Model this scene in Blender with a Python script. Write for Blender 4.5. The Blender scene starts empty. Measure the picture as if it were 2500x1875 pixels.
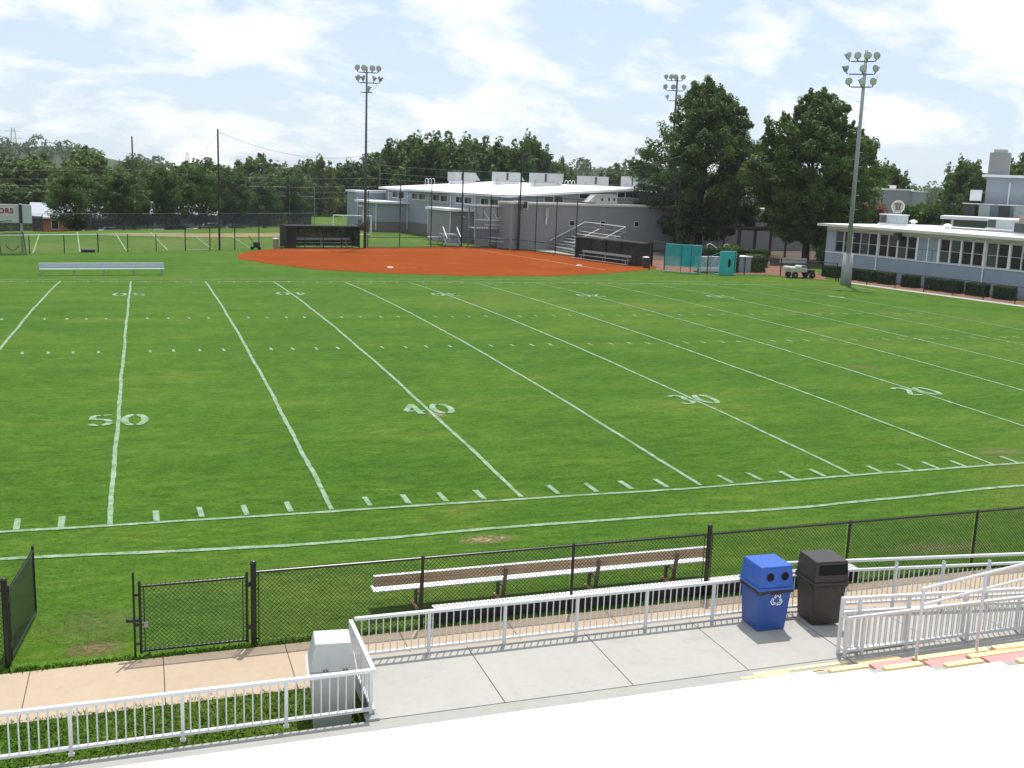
import bpy, math, random
import numpy as np
from mathutils import Matrix, Vector, Euler
random.seed(7)
R = math.radians
scene = bpy.context.scene
COL = scene.collection

# ------------------------------------------------------------------ camera
cam_d = bpy.data.cameras.new('camera')
cam = bpy.data.objects.new('camera', cam_d)
COL.objects.link(cam)
cam_d.sensor_width = 36.0
cam_d.lens = 2572.88 / 2500 * 36
cam_d.clip_start = 0.1
cam_d.clip_end = 6000
rot = Matrix.Rotation(R(-19.5007), 4, 'Z') @ Matrix.Rotation(R(78.9946), 4, 'X') @ Matrix.Rotation(R(2.2041), 4, 'Z')
cam.matrix_world = Matrix.Translation((0.8024, -22.1769, 7.3024)) @ rot
scene.camera = cam

# ------------------------------------------------------------------ sky, sun, exposure
SUN_EL, SUN_AZ = 68.0, 62.0            # azimuth counter-clockwise from +X
sd = bpy.data.lights.new('sun', 'SUN')
sd.energy = 4.2
sd.angle = R(0.53)
sd.color = (1.0, 0.965, 0.91)
sun = bpy.data.objects.new('sun', sd)
COL.objects.link(sun)
sv = Vector((math.cos(R(SUN_AZ)) * math.cos(R(SUN_EL)), math.sin(R(SUN_AZ)) * math.cos(R(SUN_EL)), math.sin(R(SUN_EL))))
sun.rotation_euler = sv.to_track_quat('Z', 'Y').to_euler()
sun.location = (0, 0, 60)

world = bpy.data.worlds.new('World')
scene.world = world
world.use_nodes = True
nt = world.node_tree
for n in list(nt.nodes):
    nt.nodes.remove(n)
def wn(t, **k):
    n = nt.nodes.new(t)
    for a, v in k.items():
        setattr(n, a, v)
    return n
def wl(a, b):
    nt.links.new(a, b)
sky = wn('ShaderNodeTexSky', sky_type='NISHITA')
sky.sun_disc = False
sky.sun_elevation = R(SUN_EL)
sky.sun_rotation = R(90 - SUN_AZ)
sky.air_density = 1.0
sky.dust_density = 0.6
sky.ozone_density = 1.5
tc = wn('ShaderNodeTexCoord')
sep = wn('ShaderNodeSeparateXYZ')
wl(tc.outputs['Generated'], sep.inputs[0])
add = wn('ShaderNodeMath', operation='ADD'); add.inputs[1].default_value = 0.42
mx = wn('ShaderNodeMath', operation='MAXIMUM'); mx.inputs[1].default_value = 0.02
wl(sep.outputs['Z'], add.inputs[0]); wl(add.outputs[0], mx.inputs[0])
dx = wn('ShaderNodeMath', operation='DIVIDE'); dy = wn('ShaderNodeMath', operation='DIVIDE')
wl(sep.outputs['X'], dx.inputs[0]); wl(mx.outputs[0], dx.inputs[1])
wl(sep.outputs['Y'], dy.inputs[0]); wl(mx.outputs[0], dy.inputs[1])
comb = wn('ShaderNodeCombineXYZ')
wl(dx.outputs[0], comb.inputs[0]); wl(dy.outputs[0], comb.inputs[1])
mp = wn('ShaderNodeMapping'); mp.inputs['Rotation'].default_value = (0, 0, R(-20)); mp.inputs['Scale'].default_value = (1.0, 1.25, 1)
mp.inputs['Location'].default_value = (2.3, 0.4, 0)
wl(comb.outputs[0], mp.inputs[0])
n1 = wn('ShaderNodeTexNoise'); n1.inputs['Scale'].default_value = 4.2; n1.inputs['Detail'].default_value = 9; n1.inputs['Roughness'].default_value = 0.56; n1.inputs['Distortion'].default_value = 0.15
wl(mp.outputs[0], n1.inputs['Vector'])
ramp = wn('ShaderNodeValToRGB')
ramp.color_ramp.elements[0].position = 0.46; ramp.color_ramp.elements[0].color = (0, 0, 0, 1)
ramp.color_ramp.elements[1].position = 0.61; ramp.color_ramp.elements[1].color = (1, 1, 1, 1)
wl(n1.outputs[0], ramp.inputs[0])
mixc = wn('ShaderNodeMix', data_type='RGBA')
mixc.inputs['B'].default_value = (10.6, 10.7, 10.8, 1)
mixv = wn('ShaderNodeMix', data_type='RGBA')           # thin veil of high cloud over the whole sky
mixv.inputs[0].default_value = 0.72
mixv.inputs['B'].default_value = (7.3, 8.75, 10.3, 1)
wl(sky.outputs[0], mixv.inputs['A'])
cm = wn('ShaderNodeMath', operation='MULTIPLY'); cm.inputs[1].default_value = 0.92
wl(ramp.outputs[0], cm.inputs[0])
wl(cm.outputs[0], mixc.inputs[0])
wl(mixv.outputs['Result'], mixc.inputs['A'])
bg = wn('ShaderNodeBackground'); bg.inputs[1].default_value = 0.10
wl(mixc.outputs['Result'], bg.inputs[0])
wo = wn('ShaderNodeOutputWorld')
wl(bg.outputs[0], wo.inputs[0])

vs = scene.view_settings
vs.view_transform = 'Standard'
vs.look = 'None'
vs.exposure = 0.08
vs.gamma = 1.0
vs.use_curve_mapping = False
scene.cycles.max_bounces = 6
scene.cycles.transparent_max_bounces = 16
scene.cycles.use_denoising = True
scene.cycles.volume_bounces = 0

# ------------------------------------------------------------------ helpers
def tag(o, label=None, cat=None, group=None, kind=None):
    if label: o['label'] = label
    if cat: o['category'] = cat
    if group: o['group'] = group
    if kind: o['kind'] = kind
    return o
WLD = {}
def empty(name, loc=(0, 0, 0), parent=None):
    o = bpy.data.objects.new(name, None)
    COL.objects.link(o)
    o.location = loc
    o.empty_display_size = 0.2
    WLD[o.name] = Vector(loc)
    return o
def wloc(o):
    return WLD.get(o.name, Vector((0, 0, 0)))
def link(name, me, parent=None, loc=None):
    o = bpy.data.objects.new(name, me)
    COL.objects.link(o)
    if parent is not None:
        o.parent = parent
        WLD[o.name] = wloc(parent).copy()
    else:
        WLD[o.name] = Vector((0, 0, 0))
    if loc is not None:
        o.location = loc
    return o
def V(*a):
    return Vector(a)

class MB:
    """collects primitive shapes in world coordinates and links them as one mesh"""
    def __init__(s):
        s.v = []; s.f = []
    def add(s, vs, fs):
        k = len(s.v)
        s.v += [tuple(p) for p in vs]
        s.f += [tuple(i + k for i in f) for f in fs]
        return s
    def box(s, x0, x1, y0, y1, z0, z1):
        return s.add([(x0, y0, z0), (x1, y0, z0), (x1, y1, z0), (x0, y1, z0), (x0, y0, z1), (x1, y0, z1), (x1, y1, z1), (x0, y1, z1)],
                     [(0, 3, 2, 1), (4, 5, 6, 7), (0, 1, 5, 4), (1, 2, 6, 5), (2, 3, 7, 6), (3, 0, 4, 7)])
    def obox(s, o, ux, uy, x0, x1, y0, y1, z0, z1):
        """box in a rotated plan frame: origin o, axes ux, uy"""
        pts = []
        for z in (z0, z1):
            for x, y in ((x0, y0), (x1, y0), (x1, y1), (x0, y1)):
                pts.append((o[0] + ux[0] * x + uy[0] * y, o[1] + ux[1] * x + uy[1] * y, z))
        return s.add(pts, [(0, 3, 2, 1), (4, 5, 6, 7), (0, 1, 5, 4), (1, 2, 6, 5), (2, 3, 7, 6), (3, 0, 4, 7)])
    def frust(s, c, w0, d0, w1, d1, z0, z1, dx=0, dy=0):
        x, y = c
        a = [(x - w0 / 2, y - d0 / 2, z0), (x + w0 / 2, y - d0 / 2, z0), (x + w0 / 2, y + d0 / 2, z0), (x - w0 / 2, y + d0 / 2, z0)]
        x += dx; y += dy
        b = [(x - w1 / 2, y - d1 / 2, z1), (x + w1 / 2, y - d1 / 2, z1), (x + w1 / 2, y + d1 / 2, z1), (x - w1 / 2, y + d1 / 2, z1)]
        return s.add(a + b, [(0, 3, 2, 1), (4, 5, 6, 7), (0, 1, 5, 4), (1, 2, 6, 5), (2, 3, 7, 6), (3, 0, 4, 7)])
    def tube(s, p0, p1, r, n=8, r1=None, cap=True):
        p0 = Vector(p0); p1 = Vector(p1)
        if r1 is None: r1 = r
        d = (p1 - p0)
        if d.length < 1e-6: return s
        d.normalize()
        a = d.orthogonal().normalized(); b = d.cross(a)
        vs = []
        for p, rr in ((p0, r), (p1, r1)):
            for i in range(n):
                t = 2 * math.pi * (i + .5) / n
                vs.append(p + (a * math.cos(t) + b * math.sin(t)) * rr)
        fs = [(i, (i + 1) % n, n + (i + 1) % n, n + i) for i in range(n)]
        if cap:
            fs += [tuple(range(n - 1, -1, -1)), tuple(range(n, 2 * n))]
        return s.add(vs, fs)
    def path(s, pts, r, n=8, rs=None):
        for i in range(len(pts) - 1):
            s.tube(pts[i], pts[i + 1], rs[i] if rs else r, n, rs[i + 1] if rs else r)
        return s
    def bar(s, p0, p1, w, h, up=(0, 0, 1)):
        """rectangular bar from p0 to p1, width w across, height h along up"""
        p0 = Vector(p0); p1 = Vector(p1); d = (p1 - p0).normalized()
        side = d.cross(Vector(up)).normalized(); u = side.cross(d).normalized()
        vs = []
        for p in (p0, p1):
            for a, b in ((-1, -1), (1, -1), (1, 1), (-1, 1)):
                vs.append(p + side * (a * w / 2) + u * (b * h / 2))
        return s.add(vs, [(0, 3, 2, 1), (4, 5, 6, 7), (0, 1, 5, 4), (1, 2, 6, 5), (2, 3, 7, 6), (3, 0, 4, 7)])
    def lathe(s, c, prof, n=20, axis=None):
        c = Vector(c)
        M3 = Matrix.Identity(3) if axis is None else Vector(axis).to_track_quat('Z', 'Y').to_matrix()
        vs = []
        for r, z in prof:
            for i in range(n):
                t = 2 * math.pi * i / n
                vs.append(c + M3 @ Vector((r * math.cos(t), r * math.sin(t), z)))
        fs = []
        for k in range(len(prof) - 1):
            for i in range(n):
                fs.append((k * n + i, k * n + (i + 1) % n, (k + 1) * n + (i + 1) % n, (k + 1) * n + i))
        fs.append(tuple(range(n - 1, -1, -1)))
        fs.append(tuple(range((len(prof) - 1) * n, len(prof) * n)))
        return s.add(vs, fs)
    def poly(s, pts):
        return s.add(pts, [tuple(range(len(pts)))])
    def slab(s, pts, th):
        """closed slab: polygon pts is the top (counter-clockwise from above), th its thickness"""
        n = len(pts)
        top = [tuple(p) for p in pts]; bot = [(p[0], p[1], p[2] - th) for p in top]
        fs = [tuple(range(n)), tuple(range(2 * n - 1, n - 1, -1))]
        fs += [(i + n, (i + 1) % n + n, (i + 1) % n, i) for i in range(n)]
        return s.add(top + bot, fs)
    def mesh(s, mat, o=Vector((0, 0, 0)), smooth=False):
        me = bpy.data.meshes.new('m')
        me.from_pydata([(p[0] - o[0], p[1] - o[1], p[2] - o[2]) for p in s.v], [], s.f)
        if mat: me.materials.append(mat)
        if smooth:
            me.polygons.foreach_set('use_smooth', [True] * len(me.polygons))
        me.update()
        return me
    def build(s, name, mat, parent=None, smooth=False, bevel=0):
        o = wloc(parent) if parent is not None else Vector((0, 0, 0))
        ob = link(name, s.mesh(mat, o, smooth), parent)
        if bevel:
            m = ob.modifiers.new('bevel', 'BEVEL'); m.width = bevel; m.segments = 2; m.limit_method = 'ANGLE'; m.angle_limit = R(40)
        return ob
def copy_tree(o, parent=None):
    c = o.copy()
    COL.objects.link(c)
    c.parent = parent
    for ch in list(o.children):
        copy_tree(ch, c)
    return c

# ------------------------------------------------------------------ materials
def new_mat(name):
    m = bpy.data.materials.new(name)
    m.use_nodes = True
    t = m.node_tree
    b = t.nodes['Principled BSDF']
    return m, t, b
def pos_node(t):
    g = t.nodes.new('ShaderNodeNewGeometry')
    return g.outputs['Position']
def noise(t, vec, scale, detail=4, rough=.55, stretch=None, dist=0):
    n = t.nodes.new('ShaderNodeTexNoise')
    n.inputs['Scale'].default_value = scale
    n.inputs['Detail'].default_value = detail
    n.inputs['Roughness'].default_value = rough
    n.inputs['Distortion'].default_value = dist
    if stretch:
        mp = t.nodes.new('ShaderNodeMapping')
        mp.inputs['Scale'].default_value = stretch
        t.links.new(vec, mp.inputs[0]); vec = mp.outputs[0]
    t.links.new(vec, n.inputs['Vector'])
    return n.outputs[0]
def rmp(t, fac, stops):
    r = t.nodes.new('ShaderNodeValToRGB')
    el = r.color_ramp.elements
    while len(el) < len(stops): el.new(.5)
    for e, (p, c) in zip(el, stops):
        e.position = p; e.color = (c[0], c[1], c[2], 1)
    t.links.new(fac, r.inputs[0])
    return r.outputs[0]
def mixc_(t, fac, a, b, mode='MIX'):
    m = t.nodes.new('ShaderNodeMix'); m.data_type = 'RGBA'; m.blend_type = mode
    for sock, v in ((m.inputs[0], fac), (m.inputs['A'], a), (m.inputs['B'], b)):
        if hasattr(v, 'links') or hasattr(v, 'is_linked'):
            t.links.new(v, sock)
        elif isinstance(v, (int, float)):
            sock.default_value = v
        else:
            sock.default_value = (v[0], v[1], v[2], 1)
    return m.outputs['Result']
def bump(t, b, h, strength, dist=.02):
    n = t.nodes.new('ShaderNodeBump')
    n.inputs['Strength'].default_value = strength
    n.inputs['Distance'].default_value = dist
    t.links.new(h, n.inputs['Height'])
    t.links.new(n.outputs[0], b.inputs['Normal'])
def M(name, c, rough=.6, var=.12, scale=3., metal=0., spec=.4, bmp=0., fine=40.):
    m, t, b = new_mat(name)
    p = pos_node(t)
    f = noise(t, p, scale, 5, .6)
    f2 = noise(t, p, fine, 3, .6)
    dark = [x * (1 - var) for x in c]; lite = [min(1, x * (1 + var)) for x in c]
    col = rmp(t, f, ((.3, dark), (.7, lite)))
    col = mixc_(t, .35, col, rmp(t, f2, ((.35, dark), (.65, lite))))
    t.links.new(col, b.inputs['Base Color'])
    b.inputs['Roughness'].default_value = rough
    b.inputs['Metallic'].default_value = metal
    b.inputs['Specular IOR Level'].default_value = spec
    if bmp: bump(t, b, f2, bmp, .01)
    return m

def grass_mat(name, shift=(1, 1, 1), dry=.0, streak=(.35, 1, 1)):
    m, t, b = new_mat(name)
    p = pos_node(t)
    big = noise(t, p, .09, 5, .6, (.7, 1, 1), .6)
    mid = noise(t, p, .55, 6, .7, streak)
    fin = noise(t, p, 4.5, 5, .75, streak)
    vfin = noise(t, p, 21., 4, .75, (.45, 1, 1))
    S = lambda c: [c[i] * shift[i] for i in range(3)]
    col = rmp(t, mid, ((.30, S((.034, .098, .009))), (.5, S((.050, .132, .012))), (.62, S((.080, .158, .017))), (.74, S((.125, .165, .035)))))
    col = mixc_(t, .45, col, rmp(t, big, ((.36, S((.034, .108, .010))), (.55, S((.058, .138, .015))), (.68, S((.105, .155, .032))))))
    fm = rmp(t, fin, ((.34, (.64, .68, .6)), (.5, (.97, .97, .97)), (.66, (1.35, 1.26, 1.4))))
    col = mixc_(t, .75, col, fm, 'MULTIPLY')
    vm = rmp(t, vfin, ((.34, (.58, .62, .54)), (.48, (.98, .98, .98)), (.62, (1.36, 1.28, 1.45))))
    col = mixc_(t, .8, col, vm, 'MULTIPLY')
    wear = noise(t, p, .33, 7, .75, (.6, 1, 1), 1.2)
    wr = rmp(t, wear, ((.58 - dry, (0, 0, 0)), (.76 - dry, (1, 1, 1))))
    wmul = t.nodes.new('ShaderNodeMath'); wmul.operation = 'MULTIPLY'; wmul.inputs[1].default_value = .38
    t.links.new(wr, wmul.inputs[0])
    col = mixc_(t, wmul.outputs[0], col, (.15, .165, .045))
    t.links.new(col, b.inputs['Base Color'])
    b.inputs['Roughness'].default_value = .9
    b.inputs['Specular IOR Level'].default_value = .08
    bump(t, b, vfin, .5, .03)
    return m
G_FIELD = grass_mat('field_grass', (1.07, .935, .80))
G_PRACT = grass_mat('practice_grass', (1.35, 1.05, 1.6), .10)
G_LAWN = grass_mat('lawn_grass', (1.25, 1.1, 1.05), .02, (1, 1, 1))

def paint_line_mat():
    m, t, b = new_mat('turf_paint')
    p = pos_node(t)
    f = noise(t, p, 42., 4, .75)
    g = noise(t, p, 3.5, 4, .6)
    f = mixc_(t, .35, f, g)
    col = rmp(t, f, ((.40, (.07, .155, .03)), (.49, (.20, .30, .18)), (.62, (.36, .44, .37))))
    t.links.new(col, b.inputs['Base Color'])
    b.inputs['Roughness'].default_value = .9
    b.inputs['Specular IOR Level'].default_value = .1
    bump(t, b, f, .5, .02)
    return m
PAINT = paint_line_mat()
def faint_line_mat():
    m, t, b = new_mat('worn_turf_paint')
    p = pos_node(t)
    f = noise(t, p, 30., 4, .75); g = noise(t, p, .9, 4, .6)
    f = mixc_(t, .5, f, g)
    col = rmp(t, f, ((.40, (.06, .16, .02)), (.6, (.34, .44, .27))))
    t.links.new(col, b.inputs['Base Color'])
    b.inputs['Roughness'].default_value = .95
    return m
FAINT = faint_line_mat()
def clay_mat():
    m, t, b = new_mat('infield_clay')
    p = pos_node(t)
    a = noise(t, p, .22, 6, .65, (.45, 1, 1), 1.0); c = noise(t, p, 1.8, 6, .7, (.12, 1, 1), .3); f = noise(t, p, 14, 4, .75)
    col = rmp(t, a, ((.3, (.19, .036, .008)), (.7, (.25, .053, .013))))
    col = mixc_(t, .4, col, rmp(t, c, ((.3, (.145, .026, .006)), (.7, (.39, .115, .038)))))
    col = mixc_(t, .25, col, rmp(t, f, ((.3, (.12, .021, .005)), (.7, (.36, .105, .032)))))
    t.links.new(col, b.inputs['Base Color'])
    b.inputs['Roughness'].default_value = .95; b.inputs['Specular IOR Level'].default_value = .0
    bump(t, b, f, .3, .02)
    return m
CLAY = clay_mat()
def concrete_mat(name, c, stain=(.30, .25, .2), amt=.35):
    m, t, b = new_mat(name)
    p = pos_node(t)
    a = noise(t, p, .9, 6, .65, None, .4); c2 = noise(t, p, 6., 5, .7); f = noise(t, p, 90, 3, .7)
    sp = noise(t, p, 1.6, 9, .78, None, .8)
    L = lambda k: [min(1, x * k) for x in c]
    col = rmp(t, a, ((.3, L(.86)), (.7, L(1.08))))
    col = mixc_(t, .4, col, rmp(t, c2, ((.3, L(.85)), (.7, L(1.1)))))
    col = mixc_(t, .35, col, rmp(t, f, ((.3, L(.78)), (.7, L(1.15)))))
    st = rmp(t, sp, ((.54, (0, 0, 0)), (.74, (amt, amt, amt))))
    col = mixc_(t, st, col, stain)
    t.links.new(col, b.inputs['Base Color'])
    b.inputs['Roughness'].default_value = .85; b.inputs['Specular IOR Level'].default_value = .25
    bump(t, b, f, .25, .006)
    return m
C_WALK = concrete_mat('walkway_concrete', (.40, .384, .352), (.28, .25, .205), .6)
C_BEIGE = concrete_mat('sidewalk_concrete', (.45, .35, .25), (.36, .24, .14), .5)
C_LEDGE = concrete_mat('ledge_concrete', (.36, .35, .325), (.22, .21, .18), .5)
C_WHITE = concrete_mat('white_painted_concrete', (.80, .80, .79), (.74, .74, .72), .2)
C_GOLD = concrete_mat('gold_painted_concrete', (.93, .68, .36), (.8, .6, .35), .3)
C_RED = concrete_mat('red_painted_concrete', (.66, .30, .29), (.6, .3, .3), .3)
C_JOINT = M('dark_joint', (.09, .085, .075), .9)
C_GAP_SHADE = M('gap_shade', (.10, .06, .04), .9)  # shade between the seat blocks, given as a dark brown colour
BLACK = M('black_vinyl', (.012, .013, .015), .32, .2, 4, 0, .5)
BLACKD = M('weathered_black_vinyl', (.020, .020, .021), .55, .2, 4, 0, .4)
WHITE_P = M('white_rail_paint', (.60, .605, .62), .4, .05, 2, 0, .5)
ALU = M('aluminium', (.72, .73, .75), .35, .06, 6, .55, .5)
ALU_W = M('anodised_plank', (.83, .84, .85), .4, .05, 6, .25, .5)
TAN_PLANK = M('tan_plank', (.52, .37, .23), .6, .15, 5)  # backrest planks, browner and darker than the seat and cap
BROWN_LEG = M('brown_painted_leg', (.17, .12, .085), .6, .2, 6)
ORANGE_W = M('bare_wood_foot', (.52, .30, .15), .8, .2, 9)
BLUE_PL = M('blue_plastic', (.018, .070, .30), .38, .10, 5, 0, .5)
BLUE_PL2 = M('blue_lid_plastic', (.022, .10, .42), .36, .10, 5, 0, .5)
BROWN_PL = M('dark_brown_plastic', (.034, .026, .023), .42, .15, 5, 0, .5)
BAG = M('black_bin_liner', (.008, .008, .008), .25, .3, 12, 0, .6, .6, 25)
HOLE = M('dark_opening', (.004, .004, .004), .9, .1)
GRAYCAN = M('light_grey_plastic', (.46, .47, .455), .5, .06, 4)
WHITE_S = M('white_print', (.8, .8, .8), .5, .03)
STEEL = M('galvanised_steel', (.33, .34, .35), .45, .12, 5, .5)
POLE_D = M('dark_steel_pole', (.085, .09, .105), .5, .15, 3, .3)
POLE_G = M('galvanised_pole', (.26, .275, .28), .5, .12, 3, .4)
LENS = M('lamp_glass', (.60, .64, .64), .15, .1, 8, .2, .8)
CONC_P = M('pole_base_concrete', (.30, .31, .31), .8, .15, 2)
G_WALL = M('grey_painted_wall', (.30, .335, .38), .75, .05, .8)
G_WALL2 = M('warm_grey_wall', (.265, .265, .275), .75, .05, .7)
G_FOUND = M('taupe_foundation', (.175, .165, .16), .85, .08, 1.)
B_WALL = M('blue_grey_wall', (.265, .325, .38), .7, .08, .8)
CREAM = M('cream_trim', (.62, .62, .55), .6, .06, 2)
ROOF_W = M('white_roof_membrane', (.80, .81, .83), .7, .05, .4)
TRIM = M('white_trim', (.76, .77, .78), .5, .04, 2)
GLASS = M('window_glass', (.014, .016, .02), .18, .3, .6, 0, .35)
GLASS_B = M('window_with_blind', (.05, .06, .06), .3, .2, .8, 0, .35)
UNIT = M('rooftop_unit_sheet', (.46, .47, .45), .55, .06, 1.5)
UNIT2 = M('weathered_unit_sheet', (.36, .41, .40), .6, .2, 3)
UNIT_T = M('tan_cowl', (.36, .28, .22), .7, .1, 2)
LOUVRE = M('dark_louvre', (.06, .06, .055), .7)
WOOD_G = M('weathered_grey_wood', (.27, .27, .28), .85, .2, 6)
WOODPOLE = M('utility_pole_wood', (.10, .085, .07), .9, .2, 3)
TEAL = M('teal_fabric', (.015, .27, .31), .75, .12, 3)
TEAL2 = M('teal_pad', (.03, .36, .36), .6, .12, 3)
TEALP = M('teal_painted_pipe', (.10, .42, .45), .5, .1, 4)
SHADE_BENCH = M('dugout_bench_alu', (.30, .31, .32), .5, .08, 4)
BRICK = M('orange_brick', (.34, .115, .060), .85, .2, 7)
ROOF_G = M('pale_grey_shingle', (.40, .42, .47), .85, .1, 5)
SIGN_G = M('sign_sheet', (.42, .46, .43), .6, .05, 1.5)
SIGN_M = M('maroon_letters', (.16, .012, .02), .6, .05)
PINK = M('pink_sign_panel', (.62, .50, .52), .6, .05)
CARTBED = M('cart_bed_sheet', (.42, .42, .33), .6, .15, 4)
RUBBER = M('tyre_rubber', (.015, .015, .016), .8)
TARP_W = M('white_tarp', (.78, .78, .77), .6, .08, 4, 0, .4, .8, 8)
TARP_G = M('grey_tarp', (.42, .45, .52), .6, .08, 4)
PLASTIC_W = M('white_plastic', (.8, .8, .8), .45, .03)
ASPH = M('asphalt', (.06, .06, .062), .9, .2, 1.)
MULCH = M('bare_earth', (.20, .10, .06), .95, .25, 1.5)
BARK = M('bark', (.055, .045, .036), .95, .3, 3, 0, .1, .6, 12)
WIRE = M('overhead_wire', (.22, .23, .24), .6)
CAR_S = M('silver_car_paint', (.45, .47, .50), .3, .04, 1, .3, .6)
CAR_B = M('dark_car_paint', (.03, .035, .05), .3, .04, 1, .2, .6)
CAR_W = M('white_car_paint', (.75, .76, .77), .3, .03, 1, 0, .6)
CAR_R = M('red_car_paint', (.30, .02, .02), .3, .04, 1, 0, .6)
def sheet_mat(name, c, opacity):
    m, t, b = new_mat(name)
    out = [n for n in t.nodes if n.type == 'OUTPUT_MATERIAL'][0]
    tr = t.nodes.new('ShaderNodeBsdfTransparent')
    mx = t.nodes.new('ShaderNodeMixShader')
    mx.inputs[0].default_value = opacity
    b.inputs['Base Color'].default_value = (*c, 1); b.inputs['Roughness'].default_value = .8
    n = noise(t, pos_node(t), 3., 3, .5)
    f = t.nodes.new('ShaderNodeMapRange')
    f.inputs['From Min'].default_value = .3; f.inputs['From Max'].default_value = .7
    f.inputs['To Min'].default_value = opacity * .88; f.inputs['To Max'].default_value = min(1, opacity * 1.12)
    t.links.new(n, f.inputs[0]); t.links.new(f.outputs[0], mx.inputs[0])
    t.links.new(tr.outputs[0], mx.inputs[1]); t.links.new(b.outputs[0], mx.inputs[2]); t.links.new(mx.outputs[0], out.inputs[0])
    return m
NET = sheet_mat('ball_net', (.08, .12, .18), .075)
NET_F = sheet_mat('far_chain_link', (.05, .055, .05), .12)
SCREEN = sheet_mat('wind_screen', (.012, .014, .013), .80)
SCREEN2 = sheet_mat('fence_screen_cloth', (.022, .026, .034), .90)
NET_T = sheet_mat('teal_netting', (.03, .30, .34), .80)
NET_W = sheet_mat('white_netting', (.6, .63, .7), .55)
def leaf_mat(name, a, b_, c):
    m, t, b = new_mat(name)
    g = t.nodes.new('ShaderNodeNewGeometry')
    col = rmp(t, g.outputs['Random Per Island'], ((.0, a), (.55, b_), (1.0, c)))
    n = noise(t, g.outputs['Position'], .55, 3, .6)
    col = mixc_(t, .45, col, rmp(t, n, ((.35, a), (.65, c))))
    t.links.new(col, b.inputs['Base Color'])
    b.inputs['Roughness'].default_value = .55
    b.inputs['Specular IOR Level'].default_value = .3
    tr = t.nodes.new('ShaderNodeBsdfTranslucent')
    t.links.new(mixc_(t, .5, col, (.12, .22, .02)), tr.inputs['Color'])
    mx = t.nodes.new('ShaderNodeMixShader'); mx.inputs[0].default_value = .34
    out = [n for n in t.nodes if n.type == 'OUTPUT_MATERIAL'][0]
    t.links.new(b.outputs[0], mx.inputs[1]); t.links.new(tr.outputs[0], mx.inputs[2]); t.links.new(mx.outputs[0], out.inputs[0])
    return m
LEAF_D = leaf_mat('dark_oak_leaves', (.024, .058, .011), (.048, .100, .018), (.105, .172, .034))
LEAF_M = leaf_mat('mid_green_leaves', (.030, .070, .014), (.058, .114, .022), (.12, .188, .038))
LEAF_L = leaf_mat('light_green_leaves', (.058, .112, .020), (.10, .168, .028), (.16, .225, .045))
LEAF_Y = leaf_mat('yellow_green_leaves', (.085, .120, .018), (.135, .170, .026), (.19, .215, .04))
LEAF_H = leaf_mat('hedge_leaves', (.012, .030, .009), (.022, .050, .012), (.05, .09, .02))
LEAF_F = leaf_mat('distant_wood_leaves', (.030, .070, .022), (.048, .10, .030), (.075, .135, .040))
LEAF_P = leaf_mat('pink_blossom', (.10, .03, .03), (.40, .10, .14), (.55, .18, .22))

# ================================================================== THE GROUND
def crown(y, x=0.):
    """height of the crowned field; it runs out level beyond the end line"""
    if 0 < y < 48.768:
        f = max(0., min(1., (54.8 - x) / 6.5))
        return .343 * (1 - ((y - 24.384) / 24.384) ** 2) * f * f * (3 - 2 * f)
    return 0.0
def ground_z(x, y):
    """everything beyond the practice field lies a little lower"""
    edge = 106 + .67 * x
    t = (y - edge - 1.5) / 9.0
    t = max(0., min(1., t)) * max(0., min(1., (22 - x) / 4.))
    return -2.4 * t * t * (3 - 2 * t)
g = MB()
xs = list(range(-400, -60, 40)) + list(range(-60, 100, 4)) + list(range(100, 1000, 60))
ys = list(range(-200, -20, 30)) + list(range(-20, 170, 4)) + list(range(170, 1700, 90))
g.v = [(x, y, ground_z(x, y) - .03) for y in ys for x in xs]
nx = len(xs)
g.f = [(j * nx + i, j * nx + i + 1, (j + 1) * nx + i + 1, (j + 1) * nx + i) for j in range(len(ys) - 1) for i in range(nx - 1)]
tag(g.build('ground', G_PRACT, smooth=True), kind='structure')

# crowned football field, running on to the softball outfield
g = MB()
xs = [-40 + 2.5 * i for i in range(43)]
ys = [-6.46] + [-5 + 5 * .2 * i for i in range(5)] + [48.768 / 40 * i for i in range(41)] + [50, 54, 60, 68, 78, 86]
xs = [x for x in xs if x <= 62]
FB = lambda x: 69.0 + (x + 9) * .46 if x < 14 else (80.2 + (x - 14) * .22)     # far edge follows the black fence
g.v = [(x, min(y, FB(x) + .3) if y > 60 else y, crown(y, x)) for y in ys for x in xs]
nx = len(xs)
g.f = [(j * nx + i, j * nx + i + 1, (j + 1) * nx + i + 1, (j + 1) * nx + i) for j in range(len(ys) - 1) for i in range(nx - 1)]
field = tag(g.build('playing_field', G_FIELD, smooth=True), kind='structure')

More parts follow.
